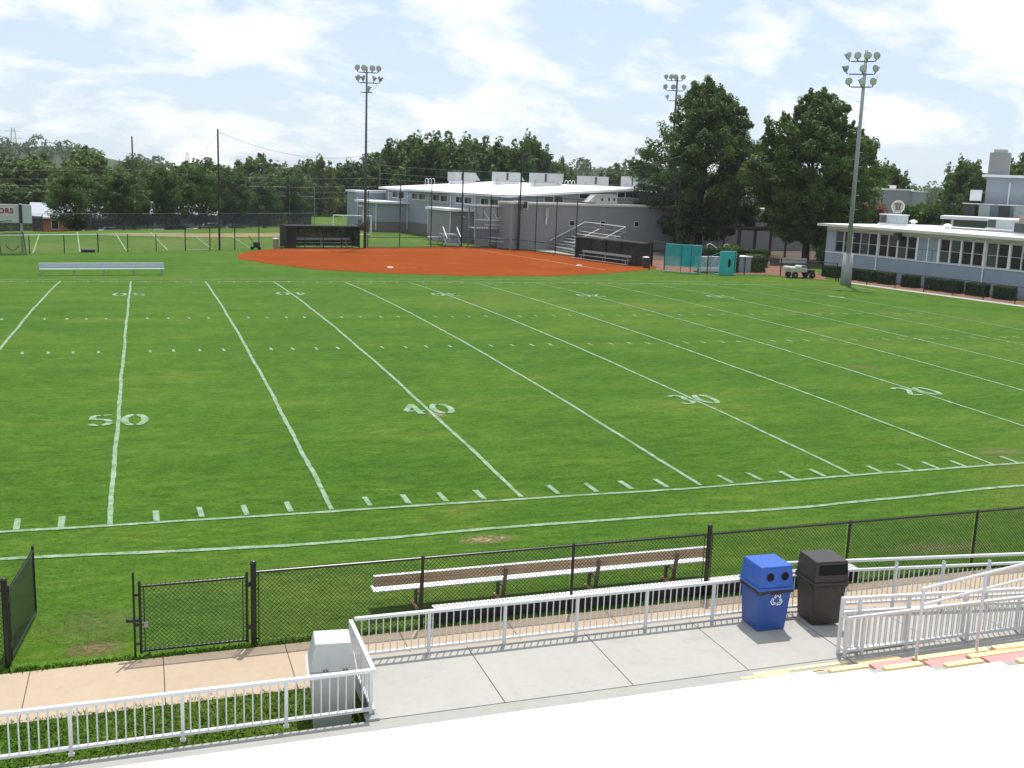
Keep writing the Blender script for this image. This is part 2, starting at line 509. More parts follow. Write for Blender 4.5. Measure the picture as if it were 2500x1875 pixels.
# --- painted markings
def strip(pts, w, name='painted_line', mat=PAINT, jit=.012, lift=.014, wob=.012):
    """wobbly painted strip along pts (plan points) laid on the turf"""
    P = []
    for a, b in zip(pts[:-1], pts[1:]):
        n = max(2, int(math.dist(a, b) / .30))
        for i in range(n):
            t = i / n
            P.append((a[0] + (b[0] - a[0]) * t, a[1] + (b[1] - a[1]) * t))
    P.append(pts[-1])
    m = MB()
    ph = random.uniform(0, 9); off = 0
    for i, (x, y) in enumerate(P):
        a = P[max(0, i - 1)]; b = P[min(len(P) - 1, i + 1)]
        d = math.dist(a, b) or 1
        nxv, nyv = -(b[1] - a[1]) / d, (b[0] - a[0]) / d
        off = wob * (math.sin(i * .17 + ph) + .6 * math.sin(i * .43 + 2 * ph))
        l = w / 2 + random.uniform(-jit, jit); r = w / 2 + random.uniform(-jit, jit)
        for k in (off + l, off - r):
            xx, yy = x + nxv * k, y + nyv * k
            m.v.append((xx, yy, crown(yy, xx) + lift))
    m.f = [(2 * i, 2 * i + 1, 2 * i + 3, 2 * i + 2) for i in range(len(P) - 1)]
    m.f = [tuple(reversed(f)) for f in m.f]
    return m.build(name, mat, field)
NEAR = {-2: -9.14, -1: -4.5, 0: .01, 1: 4.58, 2: 9.02, 3: 13.74, 4: 18.31, 5: 22.99, 6: 27.5, 7: 32.0, 8: 36.6, 9: 41.1, 10: 45.6}
FAR = {-2: -8.6, -1: -4.08, 0: .06, 1: 4.60, 2: 8.98, 3: 13.74, 4: 18.22, 5: 22.91, 6: 27.63, 7: 32.3, 8: 36.6, 9: 41.11, 10: 45.35}
FSL = 49.0
for k in NEAR:
    strip([(NEAR[k], .06), (FAR[k], FSL)], .108)
strip([(-14, .0), (-4, .05), (5, -.07), (13.7, -.13), (18.3, .02), (23, .12), (30, .1), (54, 0)], .125)
strip([(-14, 48.2), (0, 48.55), (9, 49.1), (18, 49.65), (27, 49.3), (36, 48.9), (45.4, 48.3), (54, 47.4)], .13, 'painted_line', FAINT)
strip([(-14, -1.6), (-1.8, -1.62), (.3, -1.75), (3.3, -2.0), (6.7, -1.98), (9.5, -1.96), (15.7, -2.06), (22.3, -1.75), (40, -1.8)], .14, wob=.035)
strip([(-14, 49.4), (0, 50.1), (13, 51.0), (22, 51.5), (36, 51.0), (45, 50.2)], .12, 'painted_line', FAINT)
strip([(53.4, 47.4), (53.6, 37.4), (53.0, 29), (53, 0)], .13, 'painted_line', FAINT)
for k in range(-3, 10):
    for q in range(1, 5):
        t = q / 5
        n0 = NEAR.get(k, k * 4.572); n1 = NEAR.get(k + 1, (k + 1) * 4.572)
        f0 = FAR.get(k, k * 4.5); f1 = FAR.get(k + 1, (k + 1) * 4.5)
        for yc, ln, w in ((.42, .66, .125), (19.74, .52, .105), (28.97, .52, .105), (48.4, .48, .11)):
            s = yc / 49
            x = (n0 + (n1 - n0) * t) * (1 - s) + (f0 + (f1 - f0) * t) * s + random.uniform(-.04, .04)
            yy = yc + random.uniform(-.04, .04) + (.0 if yc < 40 else .45 * math.exp(-((x - 18) / 12) ** 2) + .1)
            if x < -13: continue
            m = MB()
            for sy in (-1, 1):
                for sx in (-1, 1):
                    py = yy + sy * ln / 2 + random.uniform(-.03, .03)
                    m.v.append((x + sx * w / 2 + random.uniform(-.012, .012) - .01 * sy, py, crown(py) + .014))
            m.f = [(0, 1, 3, 2)]
            m.build('hash_mark', PAINT, field)
# yard numbers as stencilled strokes in a unit box (u right, v up)
def arc(cx, cy, rx, ry, a0, a1, n=10):
    return [(cx + rx * math.cos(R(a0 + (a1 - a0) * i / n)), cy + ry * math.sin(R(a0 + (a1 - a0) * i / n))) for i in range(n + 1)]
DIG = {
    '0': [arc(.5, .5, .38, .42, 98, 262, 14), arc(.5, .5, .38, .42, -82, 82, 14)],
    '1': [[(.3, .78), (.52, .92)], [(.54, .92), (.54, .08)]],
    '2': [arc(.5, .68, .34, .24, 160, -30, 12) + [(.16, .10)], [(.22, .09), (.86, .09)]],
    '3': [arc(.48, .71, .33, .21, 150, -70, 12), arc(.48, .29, .36, .22, 70, -150, 12)],
    '4': [[(.62, .95), (.12, .36)], [(.10, .33), (.56, .33)], [(.70, .33), (.92, .33)], [(.64, .90), (.64, .05)], [(.5, .07), (.80, .07)]],
    '5': [[(.20, .90), (.48, .90)], [(.58, .90), (.88, .93)], [(.20, .86), (.18, .56)], [(.2, .58)] + arc(.46, .33, .38, .24, 100, 10, 8), arc(.46, .33, .38, .24, -10, -75, 6), arc(.46, .33, .38, .24, -95, -150, 6)],
    'G': [arc(.5, .5, .38, .42, 40, 320, 18), [(.88, .25), (.88, .48), (.58, .48)]],
}
def number(ch, cx, cy, w, h, flip):
    m = MB(); th = .17
    for st in DIG[ch]:
        for i, (u, v) in enumerate(st):
            a = st[max(0, i - 1)]; b = st[min(len(st) - 1, i + 1)]
            dxx, dyy = (b[0] - a[0]) * w, (b[1] - a[1]) * h
            d = math.hypot(dxx, dyy) or 1
            nxx, nyy = -dyy / d, dxx / d
            thick = th * (1.15 if abs(nxx) > .6 else .75) * (1 if i not in (0, len(st) - 1) else .9)
            for sgn in (.5, -.5):
                x = (u - .5) * w + nxx * thick * sgn + random.uniform(-.008, .008)
                y = (v - .5) * h + nyy * thick * sgn
                if flip: x, y = -x, -y
                m.v.append((cx + x, cy + y, crown(cy + y) + .017))
        k = len(m.v) - 2 * len(st)
        for i in range(len(st) - 1):
            f = (k + 2 * i, k + 2 * i + 1, k + 2 * i + 3, k + 2 * i + 2)
            m.f.append(tuple(reversed(f)))
    return m.build('yard_number', PAINT, field)
for k, s in ((-2, '40'), (0, '50'), (2, '40'), (4, '30'), (6, '20'), (8, '10'), (10, 'G')):
    xn = NEAR[k] + (FAR[k] - NEAR[k]) * .18; xf = NEAR[k] + (FAR[k] - NEAR[k]) * .82
    yf = {0: 39.75, 2: 40.3, 4: 39.8, 6: 39.2, 8: 38.5, 10: 38.2, -2: 39.7}[k]
    if s == 'G':
        number('G', xf, yf, .8, 1.5, True)
        continue
    number(s[0], xn - .45, 8.78, .72, 1.42, False); number(s[1], xn + .45, 8.72, .72, 1.42, False)
    number(s[0], xf + .50, yf, .78, 1.7, True); number(s[1], xf - .50, yf, .78, 1.7, True)

# softball infield
g = MB()
ring = [(8.2, 70.0), (8.4, 67.0), (10.7, 61.9), (13.7, 57.9), (18.4, 55.3), (23.5, 54.1), (29.1, 54.1), (33.5, 55.4), (38.9, 58.2), (42.6, 60.9),
        (44.6, 63.5), (45.0, 66), (43.9, 70.5), (42.8, 73.3), (41.2, 74.6), (40.2, 77.3), (39.2, 80.4), (38.3, 83.2), (35.5, 84.5), (33, 85.9), (29, 84.6), (25.5, 83.4), (22, 82.7), (19, 81.2), (14, 80.2), (11.5, 78.0), (9.3, 74.5)]
P = []
for i in range(len(ring)):
    a, b = ring[i], ring[(i + 1) % len(ring)]
    for t in range(5):
        P.append((a[0] + (b[0] - a[0]) * t / 5 + random.uniform(-.12, .12), a[1] + (b[1] - a[1]) * t / 5 + random.uniform(-.14, .14), .018))
g.v = [(27, 70, .018)] + P
g.f = [(0, 1 + i, 1 + (i + 1) % len(P)) for i in range(len(P))]
infield = tag(g.build('softball_infield', CLAY), kind='structure')
def base(x, y, nm, lb):
    m = MB().frust((x, y), .42, .42, .36, .36, .02, .10)
    o = m.build(nm, PLASTIC_W); tag(o, lb, 'base')
base(19.33, 60.08, 'second_base', 'white base at the near edge of the clay infield, left one')
base(37.08, 63.75, 'third_base', 'white base on the clay near the right dugout')
m = MB()
for a, b, w in (((33.4, 81.5), (37.9, 60.0), .09), ((33.4, 81.5), (12.5, 77.2), .09), ((37.0, 63.6), (33.2, 62.9), .06), ((19.0, 60.1), (21.6, 60.5), .05), ((15.0, 77.9), (17.2, 78.4), .12)):
    d = math.dist(a, b); nxv, nyv = -(b[1] - a[1]) / d * w / 2, (b[0] - a[0]) / d * w / 2
    m.add([(a[0] - nxv, a[1] - nyv, .024), (b[0] - nxv, b[1] - nyv, .024), (b[0] + nxv, b[1] + nyv, .024), (a[0] + nxv, a[1] + nyv, .024)], [(0, 1, 2, 3)])
m.build('chalk_line', M('worn_chalk', (.62, .36, .24), .95, .3, 2), infield)

# bare ground by the fence on the right and walk strips
g = MB(); g.poly([(44.3, 63.5, .012), (43.0, 60.2, .012), (46.5, 57.3, .012), (52.0, 56.6, .012), (54.6, 52.2, .012), (58.5, 58.3, .012), (60, 66, .012), (46, 72, .012)])
tag(g.build('bare_earth_path', MULCH), kind='structure')
g = MB(); g.poly([(46.2, 71.8, .008), (59.8, 65.8, .008), (66, 62, .008), (80, 80, .008), (76, 95, .008), (46, 89, .008)])
tag(g.build('dark_bed', M('dark_brown_ground', (.085, .060, .040), .95, .35, 1.2)), kind='structure')  # dark brown ground sheet around the oaks
g = MB(); g.poly([(54.7, 50.2, .016), (58.55, 30, .016), (59.6, 30, .016), (55.5, 51.5, .016)])
tag(g.build('side_path', C_WALK), kind='structure')
g = MB(); g.poly([(55.6, 51.6, .010), (59.7, 30, .010), (64, 30, .010), (59.5, 57.6, .010)])
tag(g.build('hedge_bed', MULCH), kind='structure')
g = MB(); g.poly([(38.9, 86.2, .014), (40.6, 80, .014), (42, 75.2, .014), (43, 72.8, .014), (46, 73, .014), (43.6, 84.8, .014)])
tag(g.build('bleacher_pad', C_WALK), kind='structure')
# practice field lines
for a, b in (((-9.0, 95), (-7.5, 70.6)), ((-5.7, 100), (-4.1, 72.4)), ((-1.9, 100), (-.5, 74.2)), ((1.7, 102), (2.9, 75.8)), ((6.0, 100), (6.8, 77.8)), ((9.9, 100), (10.4, 80.2))):
    w = .06
    m = MB().add([(a[0] - w, a[1], .012), (b[0] - w, b[1], .012), (b[0] + w, b[1], .012), (a[0] + w, a[1], .012)], [(0, 1, 2, 3)])
    m.build('practice_field_line', FAINT, bpy.data.objects['ground'])
g = MB(); g.poly([(-3, 95.0, .006), (7, 94.5, .006), (22, 101, .006), (21, 107, .006), (7, 101.5, .006), (-1, 98.6, .006)])
g.build('worn_turf_band', M('worn_turf', (.24, .19, .09), .95, .25, .6), bpy.data.objects['ground'])

# ================================================================== SIDEWALK, WALKWAY, TERRACE
def slabs(root, mat, xs, y0, y1, top, bot, gap=.012):
    for a, b in zip(xs[:-1], xs[1:]):
        MB().box(a + gap / 2, b - gap / 2, y0, y1, bot, top).build('slab', mat, root, bevel=.006)
sidewalk = tag(empty('sidewalk', (0, -7.2, 0)), kind='structure')
slabs(sidewalk, C_BEIGE, [-8.2, -6.38, -4.56, -2.74, -.91, .93, 2.74, 4.57, 6.4, 8.2, 10.05, 11.88, 13.7, 15.5, 17.4, 19.2, 21, 22.9], -8.05, -6.52, .02, -.12)
MB().box(-8.1, 22.8, -8.03, -6.54, -.14, .008).build('joint_bed', C_JOINT, sidewalk)
lawn = MB().poly([(-12, -9.75, .0), (3.5, -9.75, .0), (3.5, -8.05, .0), (-12, -8.05, .0)])
tag(lawn.build('lawn_strip', G_LAWN), kind='structure')
lawn = MB().poly([(-12, -6.56, .004), (24, -6.56, .004), (24, -6.2, .004), (-12, -6.2, .004)])
tag(lawn.build('fence_verge', G_LAWN), kind='structure')
ZP = .38
walkway = tag(empty('concrete_walkway', (7, -9, 0)), kind='structure')
slabs(walkway, C_WALK, [3.50, 5.25, 7.16, 9.02, 10.80], -9.83, -8.02, ZP, .06)
MB().box(3.56, 10.7, -9.80, -8.06, 0, ZP - .015).build('joint_bed', C_JOINT, walkway)
MB().box(10.72, 24, -10.42, -9.66, 0.0, ZP - .002).build('slab', C_WALK, walkway)
def rz(x):       # ramp surface
    return max(.02, ZP - .071 * max(0., x - 10.8))
m = MB()
for a, b in ((10.81, 12.62), (12.635, 14.45), (14.465, 16.2)):
    m2 = MB().add([(a, -9.66, rz(a)), (b, -9.66, rz(b)), (b, -8.02, rz(b)), (a, -8.02, rz(a)), (a, -9.66, -.05), (b, -9.66, -.05), (b, -8.02, -.05), (a, -8.02, -.05)],
                  [(0, 1, 2, 3), (4, 7, 6, 5), (0, 4, 5, 1), (1, 5, 6, 2), (2, 6, 7, 3), (3, 7, 4, 0)])
    m2.build('ramp_slab', C_WALK, walkway)
# terrace of wide concrete rows climbing to the camera
terrace = tag(empty('terrace', (8, -14, 0)), 'white painted concrete seating terrace in the foreground', 'terrace')
RI, TR = .16, .42
MB().box(-12, 10.70, -10.42, -9.845, -.05, ZP + .001).build('ledge', C_LEDGE, terrace, bevel=.012)
XW = {1: 9.72, 2: 10.32, 3: 11.0, 4: 11.85, 5: 12.75, 6: 13.6, 7: 14.5}
for k in range(1, 24):
    z = ZP + RI * k; y1 = -10.38 - TR * (k - 1)
    x1 = XW.get(k, 26)
    MB().box(-12, x1, y1 - TR - .02, y1, max(-.02, z - .5), z).build('row', C_WHITE, terrace, bevel=.008)
    if k in XW:
        MB().box(x1 + .002, 26, y1 - TR - .02, y1, max(-.02, z - .5), z - .03).build('row', C_LEDGE, terrace)
        blk = [(x1 + .95, x1 + 1.65, y1 - .36, y1 - .03, C_RED), (x1 + .25, x1 + .88, y1 - .11, y1 - .004, C_GOLD), (x1 + 1.74, x1 + 3.1, y1 - .12, y1 - .004, C_GOLD), (x1 + 1.9, x1 + 2.9, y1 - .36, y1 - .14, C_RED),
               (x1 + 3.22, x1 + 4.6, y1 - .12, y1 - .004, C_GOLD), (x1 + 3.0, x1 + 4.2, y1 - .36, y1 - .14, C_GOLD), (x1 + 4.3, x1 + 5.2, y1 - .36, y1 - .14, C_RED)]
        for a, b, q0, q1, c in blk:
            MB().box(a, b, q0, q1, z - .06, z + .012).build('painted_seat_block', c, terrace, bevel=.006)
        for a in (x1 + 1.66, x1 + 3.12):
            MB().box(a, a + .07, y1 - .13, y1 - .01, z - .05, z - .022).build('gap_shade', C_GAP_SHADE, terrace)  # dark slip standing in for the shadow seen below the boards
for a, b, y0, y1 in ((8.75, 9.55, -10.10, -10.04), (9.1, 10.1, -10.16, -10.11), (9.0, 10.62, -10.03, -9.96), (9.75, 11.4, -10.24, -10.13), (10.75, 12.0, -10.36, -10.25), (10.75, 11.5, -10.12, -10.02)):
    MB().box(a, b, y0, y1, ZP - .05, ZP + .012).build('painted_nosing', C_GOLD, terrace)
for a, b, y0, y1 in ((9.02, 9.45, -10.33, -10.17), (9.6, 10.05, -10.33, -10.17), (10.18, 10.7, -10.36, -10.2)):
    MB().box(a, b, y0, y1, ZP - .05, ZP + .010).build('painted_nosing', C_RED, terrace)

MB().box(6.9, 14, -16.25, -15.70, 2.40, 2.468).build('worn_row_board', M('brown_worn_board', (.20, .165, .15), .8, .25, 4), terrace)

# ================================================================== WHITE GUARD RAILS
PICK = {}
def picket(rail, x, y, z0, z1, r=.0098):
    key = round(z1 - z0, 3)
    if key not in PICK:
        PICK[key] = MB().tube((0, 0, 0), (0, 0, key), r, 6).mesh(WHITE_P)
    o = link('picket', PICK[key], rail)
    o.location = Vector((x, y, z0)) - wloc(rail)
def rail_run(rail, a, b, posts, zb, h, low=.09, two=None, every=.1056, post_first=True, tex=.054):
    """a, b plan points; zb(x) base height; posts: fractions; two: height of a second, lower rail carrying the pickets"""
    L = math.dist(a, b)
    def P(t, dz):
        x = a[0] + (b[0] - a[0]) * t; y = a[1] + (b[1] - a[1]) * t
        return V(x, y, zb(x) + dz)
    top = h if two is None else two
    MB().bar(P(0, h), P(1, h), tex + .006, .046).build('top_rail', WHITE_P, rail, bevel=.006)
    if two is not None:
        MB().bar(P(0, two), P(1, two), tex, .036).build('middle_rail', WHITE_P, rail)
    MB().bar(P(0, low), P(1, low), tex, .034).build('bottom_rail', WHITE_P, rail)
    for t in posts:
        p = P(t, 0)
        m = MB().box(p.x - .022, p.x + .022, p.y - .022, p.y + .022, p.z - .01, p.z + h - .02)
        m.box(p.x - .034, p.x + .034, p.y - .034, p.y + .034, p.z, p.z + .010)
        m.build('post', WHITE_P, rail)
    n = int(L / every)
    for i in range(1, n):
        t = i / n
        if min(abs(t - q) for q in posts) * L < every * .45: continue
        p = P(t, 0)
        picket(rail, p.x, p.y, p.z + low, p.z + top)
flat = lambda x: ZP
gr = tag(empty('guard_rail', (3.47, -9.80, ZP)), 'white picket guard rail turning the corner around the walkway behind the fence', 'guard rail')
xs = [-5.24, -3.97, -2.70, -1.43, -.16, 1.11, 2.36, 3.44]
rail_run(gr, (-5.3, -9.71), (3.44, -9.71), [(x + 5.3) / 8.74 for x in xs], flat, .63)
rail_run(gr, (3.47, -9.74), (3.47, -8.12), [0.42, 1.0], flat, .632)
rail_run(gr, (3.53, -8.10), (10.62, -8.10), [(x - 3.53) / 7.09 for x in (4.64, 5.82, 7.0, 8.19, 9.39, 10.60)], flat, .645)
m = MB()
for x, y in ((3.47, -9.84),):
    m.box(x - .12, x + .06, y - .03, y + .14, ZP + .002, ZP + .035)
m.build('base_bracket', STEEL, gr)
g2 = tag(empty('ramp_rail', (12.5, -8.1, .2)), 'white two-tier handrail sloping down along the field side of the ramp', 'handrail')
rail_run(g2, (10.7, -8.10), (17.6, -8.10), [(x - 10.7) / 6.9 for x in (10.75, 11.9, 12.96, 13.98, 15.0, 16.0, 17.0)], rz, .86, two=.69)
g3 = tag(empty('ramp_rail', (12.5, -9.68, .3)), 'white two-tier handrail between the ramp and the upper walkway, behind the brown bin', 'handrail')
rail_run(g3, (10.64, -9.70), (17.6, -9.70), [(x - 10.64) / 6.96 for x in (10.66, 10.98, 11.9, 13.0, 14.1, 15.2, 16.3, 17.4)], rz, .89, two=.67)
g4 = tag(empty('guard_rail', (12.5, -9.82, ZP)), 'white picket rail at the foot of the coloured steps, nearest to the seats', 'guard rail')
rail_run(g4, (10.68, -9.82), (17.6, -9.82), [(x - 10.68) / 6.92 for x in (10.70, 11.0, 11.82, 13.0, 14.13, 15.25, 16.4, 17.5)], flat, .625, low=.10)
MB().bar((10.66, -9.70, ZP + .10), (10.70, -9.82, ZP + .10), .04, .04).build('end_return', WHITE_P, g4)
MB().bar((10.66, -9.70, ZP + .625), (10.70, -9.82, ZP + .625), .04, .04).build('end_return', WHITE_P, g4)
g5 = tag(empty('stair_handrail', (11.5, -10.42, .5)), 'tall white stair handrail with two bars standing on the coloured steps', 'handrail')
for x, zt in ((11.50, 1.63), (12.62, 1.765), (13.74, 1.90), (14.86, 2.03)):
    MB().tube((x, -10.42, .44), (x, -10.42, zt), .024, 10).build('post', WHITE_P, g5, smooth=False)
MB().tube((11.46, -10.42, 1.63), (16.2, -10.42, 2.19), .024, 10).build('top_rail', WHITE_P, g5)
MB().tube((11.50, -10.42, 1.38), (16.2, -10.42, 1.95), .021, 10).build('middle_rail', WHITE_P, g5)

# ================================================================== NEAR BLACK CHAIN-LINK FENCE AND GATE
FY = -6.40
def chain_mesh(name, p0, p1, z0, z1, parent, s=.068, r=.0046, knuckle=.025, mat=BLACK):
    """diamond chain-link panel of thin zigzag wires between plan points p0 and p1"""
    L = math.dist(p0, p1); H = z1 - z0
    ux, uy = (p1[0] - p0[0]) / L, (p1[1] - p0[1]) / L
    nxv, nyv = -uy, ux
    m = MB()
    h2 = H
    def seg(sa, za, sb, zb, dn):
        d = Vector((sb - sa, zb - za)).normalized()
        q = (-d.y * r, d.x * r)
        pts = []
        for (s_, z_) in ((sa, za), (sb, zb)):
            for o, n_ in ((1, 0), (-.5, .87), (-.5, -.87)):
                ss = s_ + q[0] * o; zz = z_ + q[1] * o; nn = dn + r * n_
                pts.append((p0[0] + ux * ss + nxv * nn, p0[1] + uy * ss + nyv * nn, z0 + zz))
        m.add(pts, [(0, 1, 4, 3), (1, 2, 5, 4), (2, 0, 3, 5)])
    k = -int(H / s) - 1
    while k * s < L:
        a = k * s
        sa, za = a, 0.
        sb, zb = a + H, H
        if sa < 0: za = -sa; sa = 0.
        if sb > L: zb = H - (sb - L); sb = L
        if sb > sa and zb > za:
            seg(sa, za, sb, min(H, zb) + (knuckle if zb >= H - 1e-6 else 0), .0015)
            seg(L - sa, za, L - sb, min(H, zb) + (knuckle if zb >= H - 1e-6 else 0), -.0015)
        k += 1
    o = m.build(name, mat, parent)
    o['kind'] = 'stuff'
    return o
def fence_post(parent, x, y, h, r=.03, mat=BLACK, name='post'):
    m = MB().tube((x, y, -.05), (x, y, h), r, 12)
    m.lathe((x, y, h), [(r * 1.15, 0), (r * 1.15, .02), (r * .8, .045), (r * .2, .055)], 12)
    return m.build(name, mat, parent, smooth=False)
fr = tag(empty('chain_link_fence', (2.28, FY, 0)), 'black chain-link fence along the sidewalk running right from the gate', 'fence')
px = [2.28, 4.97, 7.62, 10.25, 13.25, 16.25, 19.25, 22.3]
for i, x in enumerate(px):
    big = i in (0, 3)
    fence_post(fr, x, FY, 1.34 if big else 1.20, .044 if big else .027)
for a, b in zip(px[:-1], px[1:]):
    MB().tube((a, FY, 1.20), (b, FY, 1.20), .021, 10).build('top_rail', BLACK, fr)
    MB().tube((a, FY, .05), (b, FY, .05), .005, 6).build('tension_wire', BLACK, fr)
    chain_mesh('chain_link', (a + .05, FY + .024), (b - .05, FY + .024), .03, 1.205, fr)
for x in (2.36, 10.17, 10.33):
    m = MB().tube((x, FY + .02, .04), (x, FY + .02, 1.19), .008, 6)
    for z in (.1, .38, .65, .92, 1.15):
        m.bar((x, FY + .02, z), (2.28 if x < 5 else 10.25, FY, z), .02, .02)
    m.build('tension_bar', BLACK, fr)
def gate_leaf(hx, hy, ang, W_, label, rod):
    """gate leaf of pipe and chain-link, hinge at hx, hy, swinging to plan angle ang"""
    gl = tag(empty('fence_gate', (hx, hy, 0)), label, 'gate', 'pair of gate leaves')
    c, s = math.cos(ang), math.sin(ang)
    P = lambda d, z: V(hx + c * d, hy + s * d, z)
    for d in (0.10, W_):
        m = MB().tube(P(d, .06), P(d, 1.19), .021, 10); m.lathe(P(d, 1.19), [(.024, 0), (.024, .012), (.012, .03)], 10)
        m.build('stile', BLACK, gl)
    MB().tube(P(.10, 1.13), P(W_, 1.13), .02, 10).build('top_rail', BLACK, gl)
    MB().tube(P(.10, .10), P(W_, .10), .02, 10).build('bottom_rail', BLACK, gl)
    chain_mesh('chain_link', (P(.12, 0).x, P(.12, 0).y), (P(W_ - .02, 0).x, P(W_ - .02, 0).y), .10, 1.14, gl)
    for z in (.32, 1.02):
        MB().bar(P(-.01, z), P(.12, z), .06, .07).build('hinge', BLACK, gl)
    for d in (.16, W_ - .06):
        MB().tube(P(d, .12), P(d, 1.12), .007, 6).build('tension_bar', BLACK, gl)
    if rod:
        m = MB().tube(P(W_ + .085, .02), P(W_ + .085, 1.36), .017, 8)
        m.build('drop_rod', BLACK, gl)
        for z in (.22, 1.0):
            MB().bar(P(W_, z), P(W_ + .09, z), .03, .035).build('rod_guide', BLACK, gl)
        m = MB().bar(P(W_ - .02, .60), P(W_ + .20, .60), .05, .04); m.bar(P(W_ + .16, .60), P(W_ + .20, .63), .05, .02); m.bar(P(W_, .53), P(W_ + .08, .53), .04, .05)
        m.build('latch', BLACK, gl)
        m = MB().bar(P(W_ - .11, .53) + V(0, -.03, 0), P(W_ - .05, .53) + V(0, -.03, 0), .03, .075)
        m.build('padlock', STEEL, gl)
    return gl
gate_leaf(2.28, FY, math.pi, 1.66, 'closed black chain-link gate leaf with drop rod and padlock', True)
fl = tag(empty('chain_link_fence', (-1.22, FY + .1, 0)), 'black chain-link fence end at the left edge of the photograph', 'fence')
fence_post(fl, -1.22, FY + .12, 1.34, .044)
fence_post(fl, -3.9, FY + .12, 1.2, .027)
MB().tube((-3.9, FY + .12, 1.2), (-1.22, FY + .12, 1.2), .021, 10).build('top_rail', BLACK, fl)
chain_mesh('chain_link', (-3.85, FY + .144), (-1.27, FY + .144), .03, 1.205, fl)
gate_leaf(-1.20, FY + .16, math.atan2(1.82, .2), 1.80, 'open black chain-link gate leaf swung out onto the grass', False)

# ================================================================== NEAR BENCH, LOW COVER BOX
nb = tag(empty('team_bench', (7.5, -5.8, 0)), 'long aluminium bench with a tan-backed backrest behind the near fence', 'bench')
for y0, y1 in ((-5.57, -5.44), (-5.43, -5.30)):
    MB().box(4.34, 10.74, y0, y1, .325, .36).build('seat_plank', ALU_W, nb, bevel=.008)
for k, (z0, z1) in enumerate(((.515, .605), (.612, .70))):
    MB().box(4.30, 10.66, -5.775 - .012 * k, -5.735 - .012 * k, z0, z1).build('backrest_plank', TAN_PLANK, nb, bevel=.006)
MB().box(4.295, 10.665, -5.80, -5.735, .702, .72).build('backrest_cap', ALU_W, nb, bevel=.004)
for x in (5.12, 6.62, 8.39, 9.96):
    MB().bar((x, -5.68, .015), (x, -5.815, .675), .05, .055, (1, 0, 0)).build('leg', BROWN_LEG, nb)
    MB().bar((x, -5.31, .30), (x, -5.72, .30), .05, .035).build('seat_bracket', BROWN_LEG, nb)
    MB().bar((x, -5.40, .02), (x, -5.42, .30), .05, .05, (1, 0, 0)).build('leg', BROWN_LEG, nb)
    MB().bar((x - .05, -5.36, .02), (x - .05, -5.74, .03), .05, .035).build('foot', ORANGE_W, nb)
cb = tag(empty('cover_box', (8.5, -6.27, 0)), 'long low black box with a white top lying along the foot of the fence', 'box')
MB().box(5.25, 13.6, -6.36, -6.08, 0, .205).build('side', M('black_pad', (.022, .022, .026), .6, .3, 6), cb, bevel=.02)
MB().box(5.23, 13.62, -6.365, -6.06, .208, .226).build('lid', TARP_W, cb, bevel=.006)

# ================================================================== BINS
def ring_ribbon(c, w, d, z0, z1, rot_, out, mat, name, parent, n=44, wav=.012):
    """crumpled liner skirt round a square rim"""
    m = MB(); pts = []
    for i in range(n):
        t = i / n * 4; s = int(t); f = t - s
        q = [(-1, -1), (1, -1), (1, 1), (-1, 1), (-1, -1)]
        x = q[s][0] + (q[s + 1][0] - q[s][0]) * f; y = q[s][1] + (q[s + 1][1] - q[s][1]) * f
        pts.append((x, y))
    for zz, o in ((z1, 0.004), ((z0 + z1) / 2, out), (z0, out * .5)):
        for i, (x, y) in enumerate(pts):
            wv = random.uniform(-wav, wav)
            xx = x * (w / 2 + o) + x * wv; yy = y * (d / 2 + o) + y * wv
            m.v.append((c[0] + xx * math.cos(rot_) - yy * math.sin(rot_), c[1] + xx * math.sin(rot_) + yy * math.cos(rot_), zz + (random.uniform(-.022, .012) if zz == z0 else 0)))
    for k in range(2):
        for i in range(n):
            m.f.append((k * n + i, k * n + (i + 1) % n, (k + 1) * n + (i + 1) % n, (k + 1) * n + i))
    return m.build(name, mat, parent, smooth=True)
def rotz(m, c, a):
    m.v = [(c[0] + (x - c[0]) * math.cos(a) - (y - c[1]) * math.sin(a), c[1] + (x - c[0]) * math.sin(a) + (y - c[1]) * math.cos(a), z) for x, y, z in m.v]
    return m
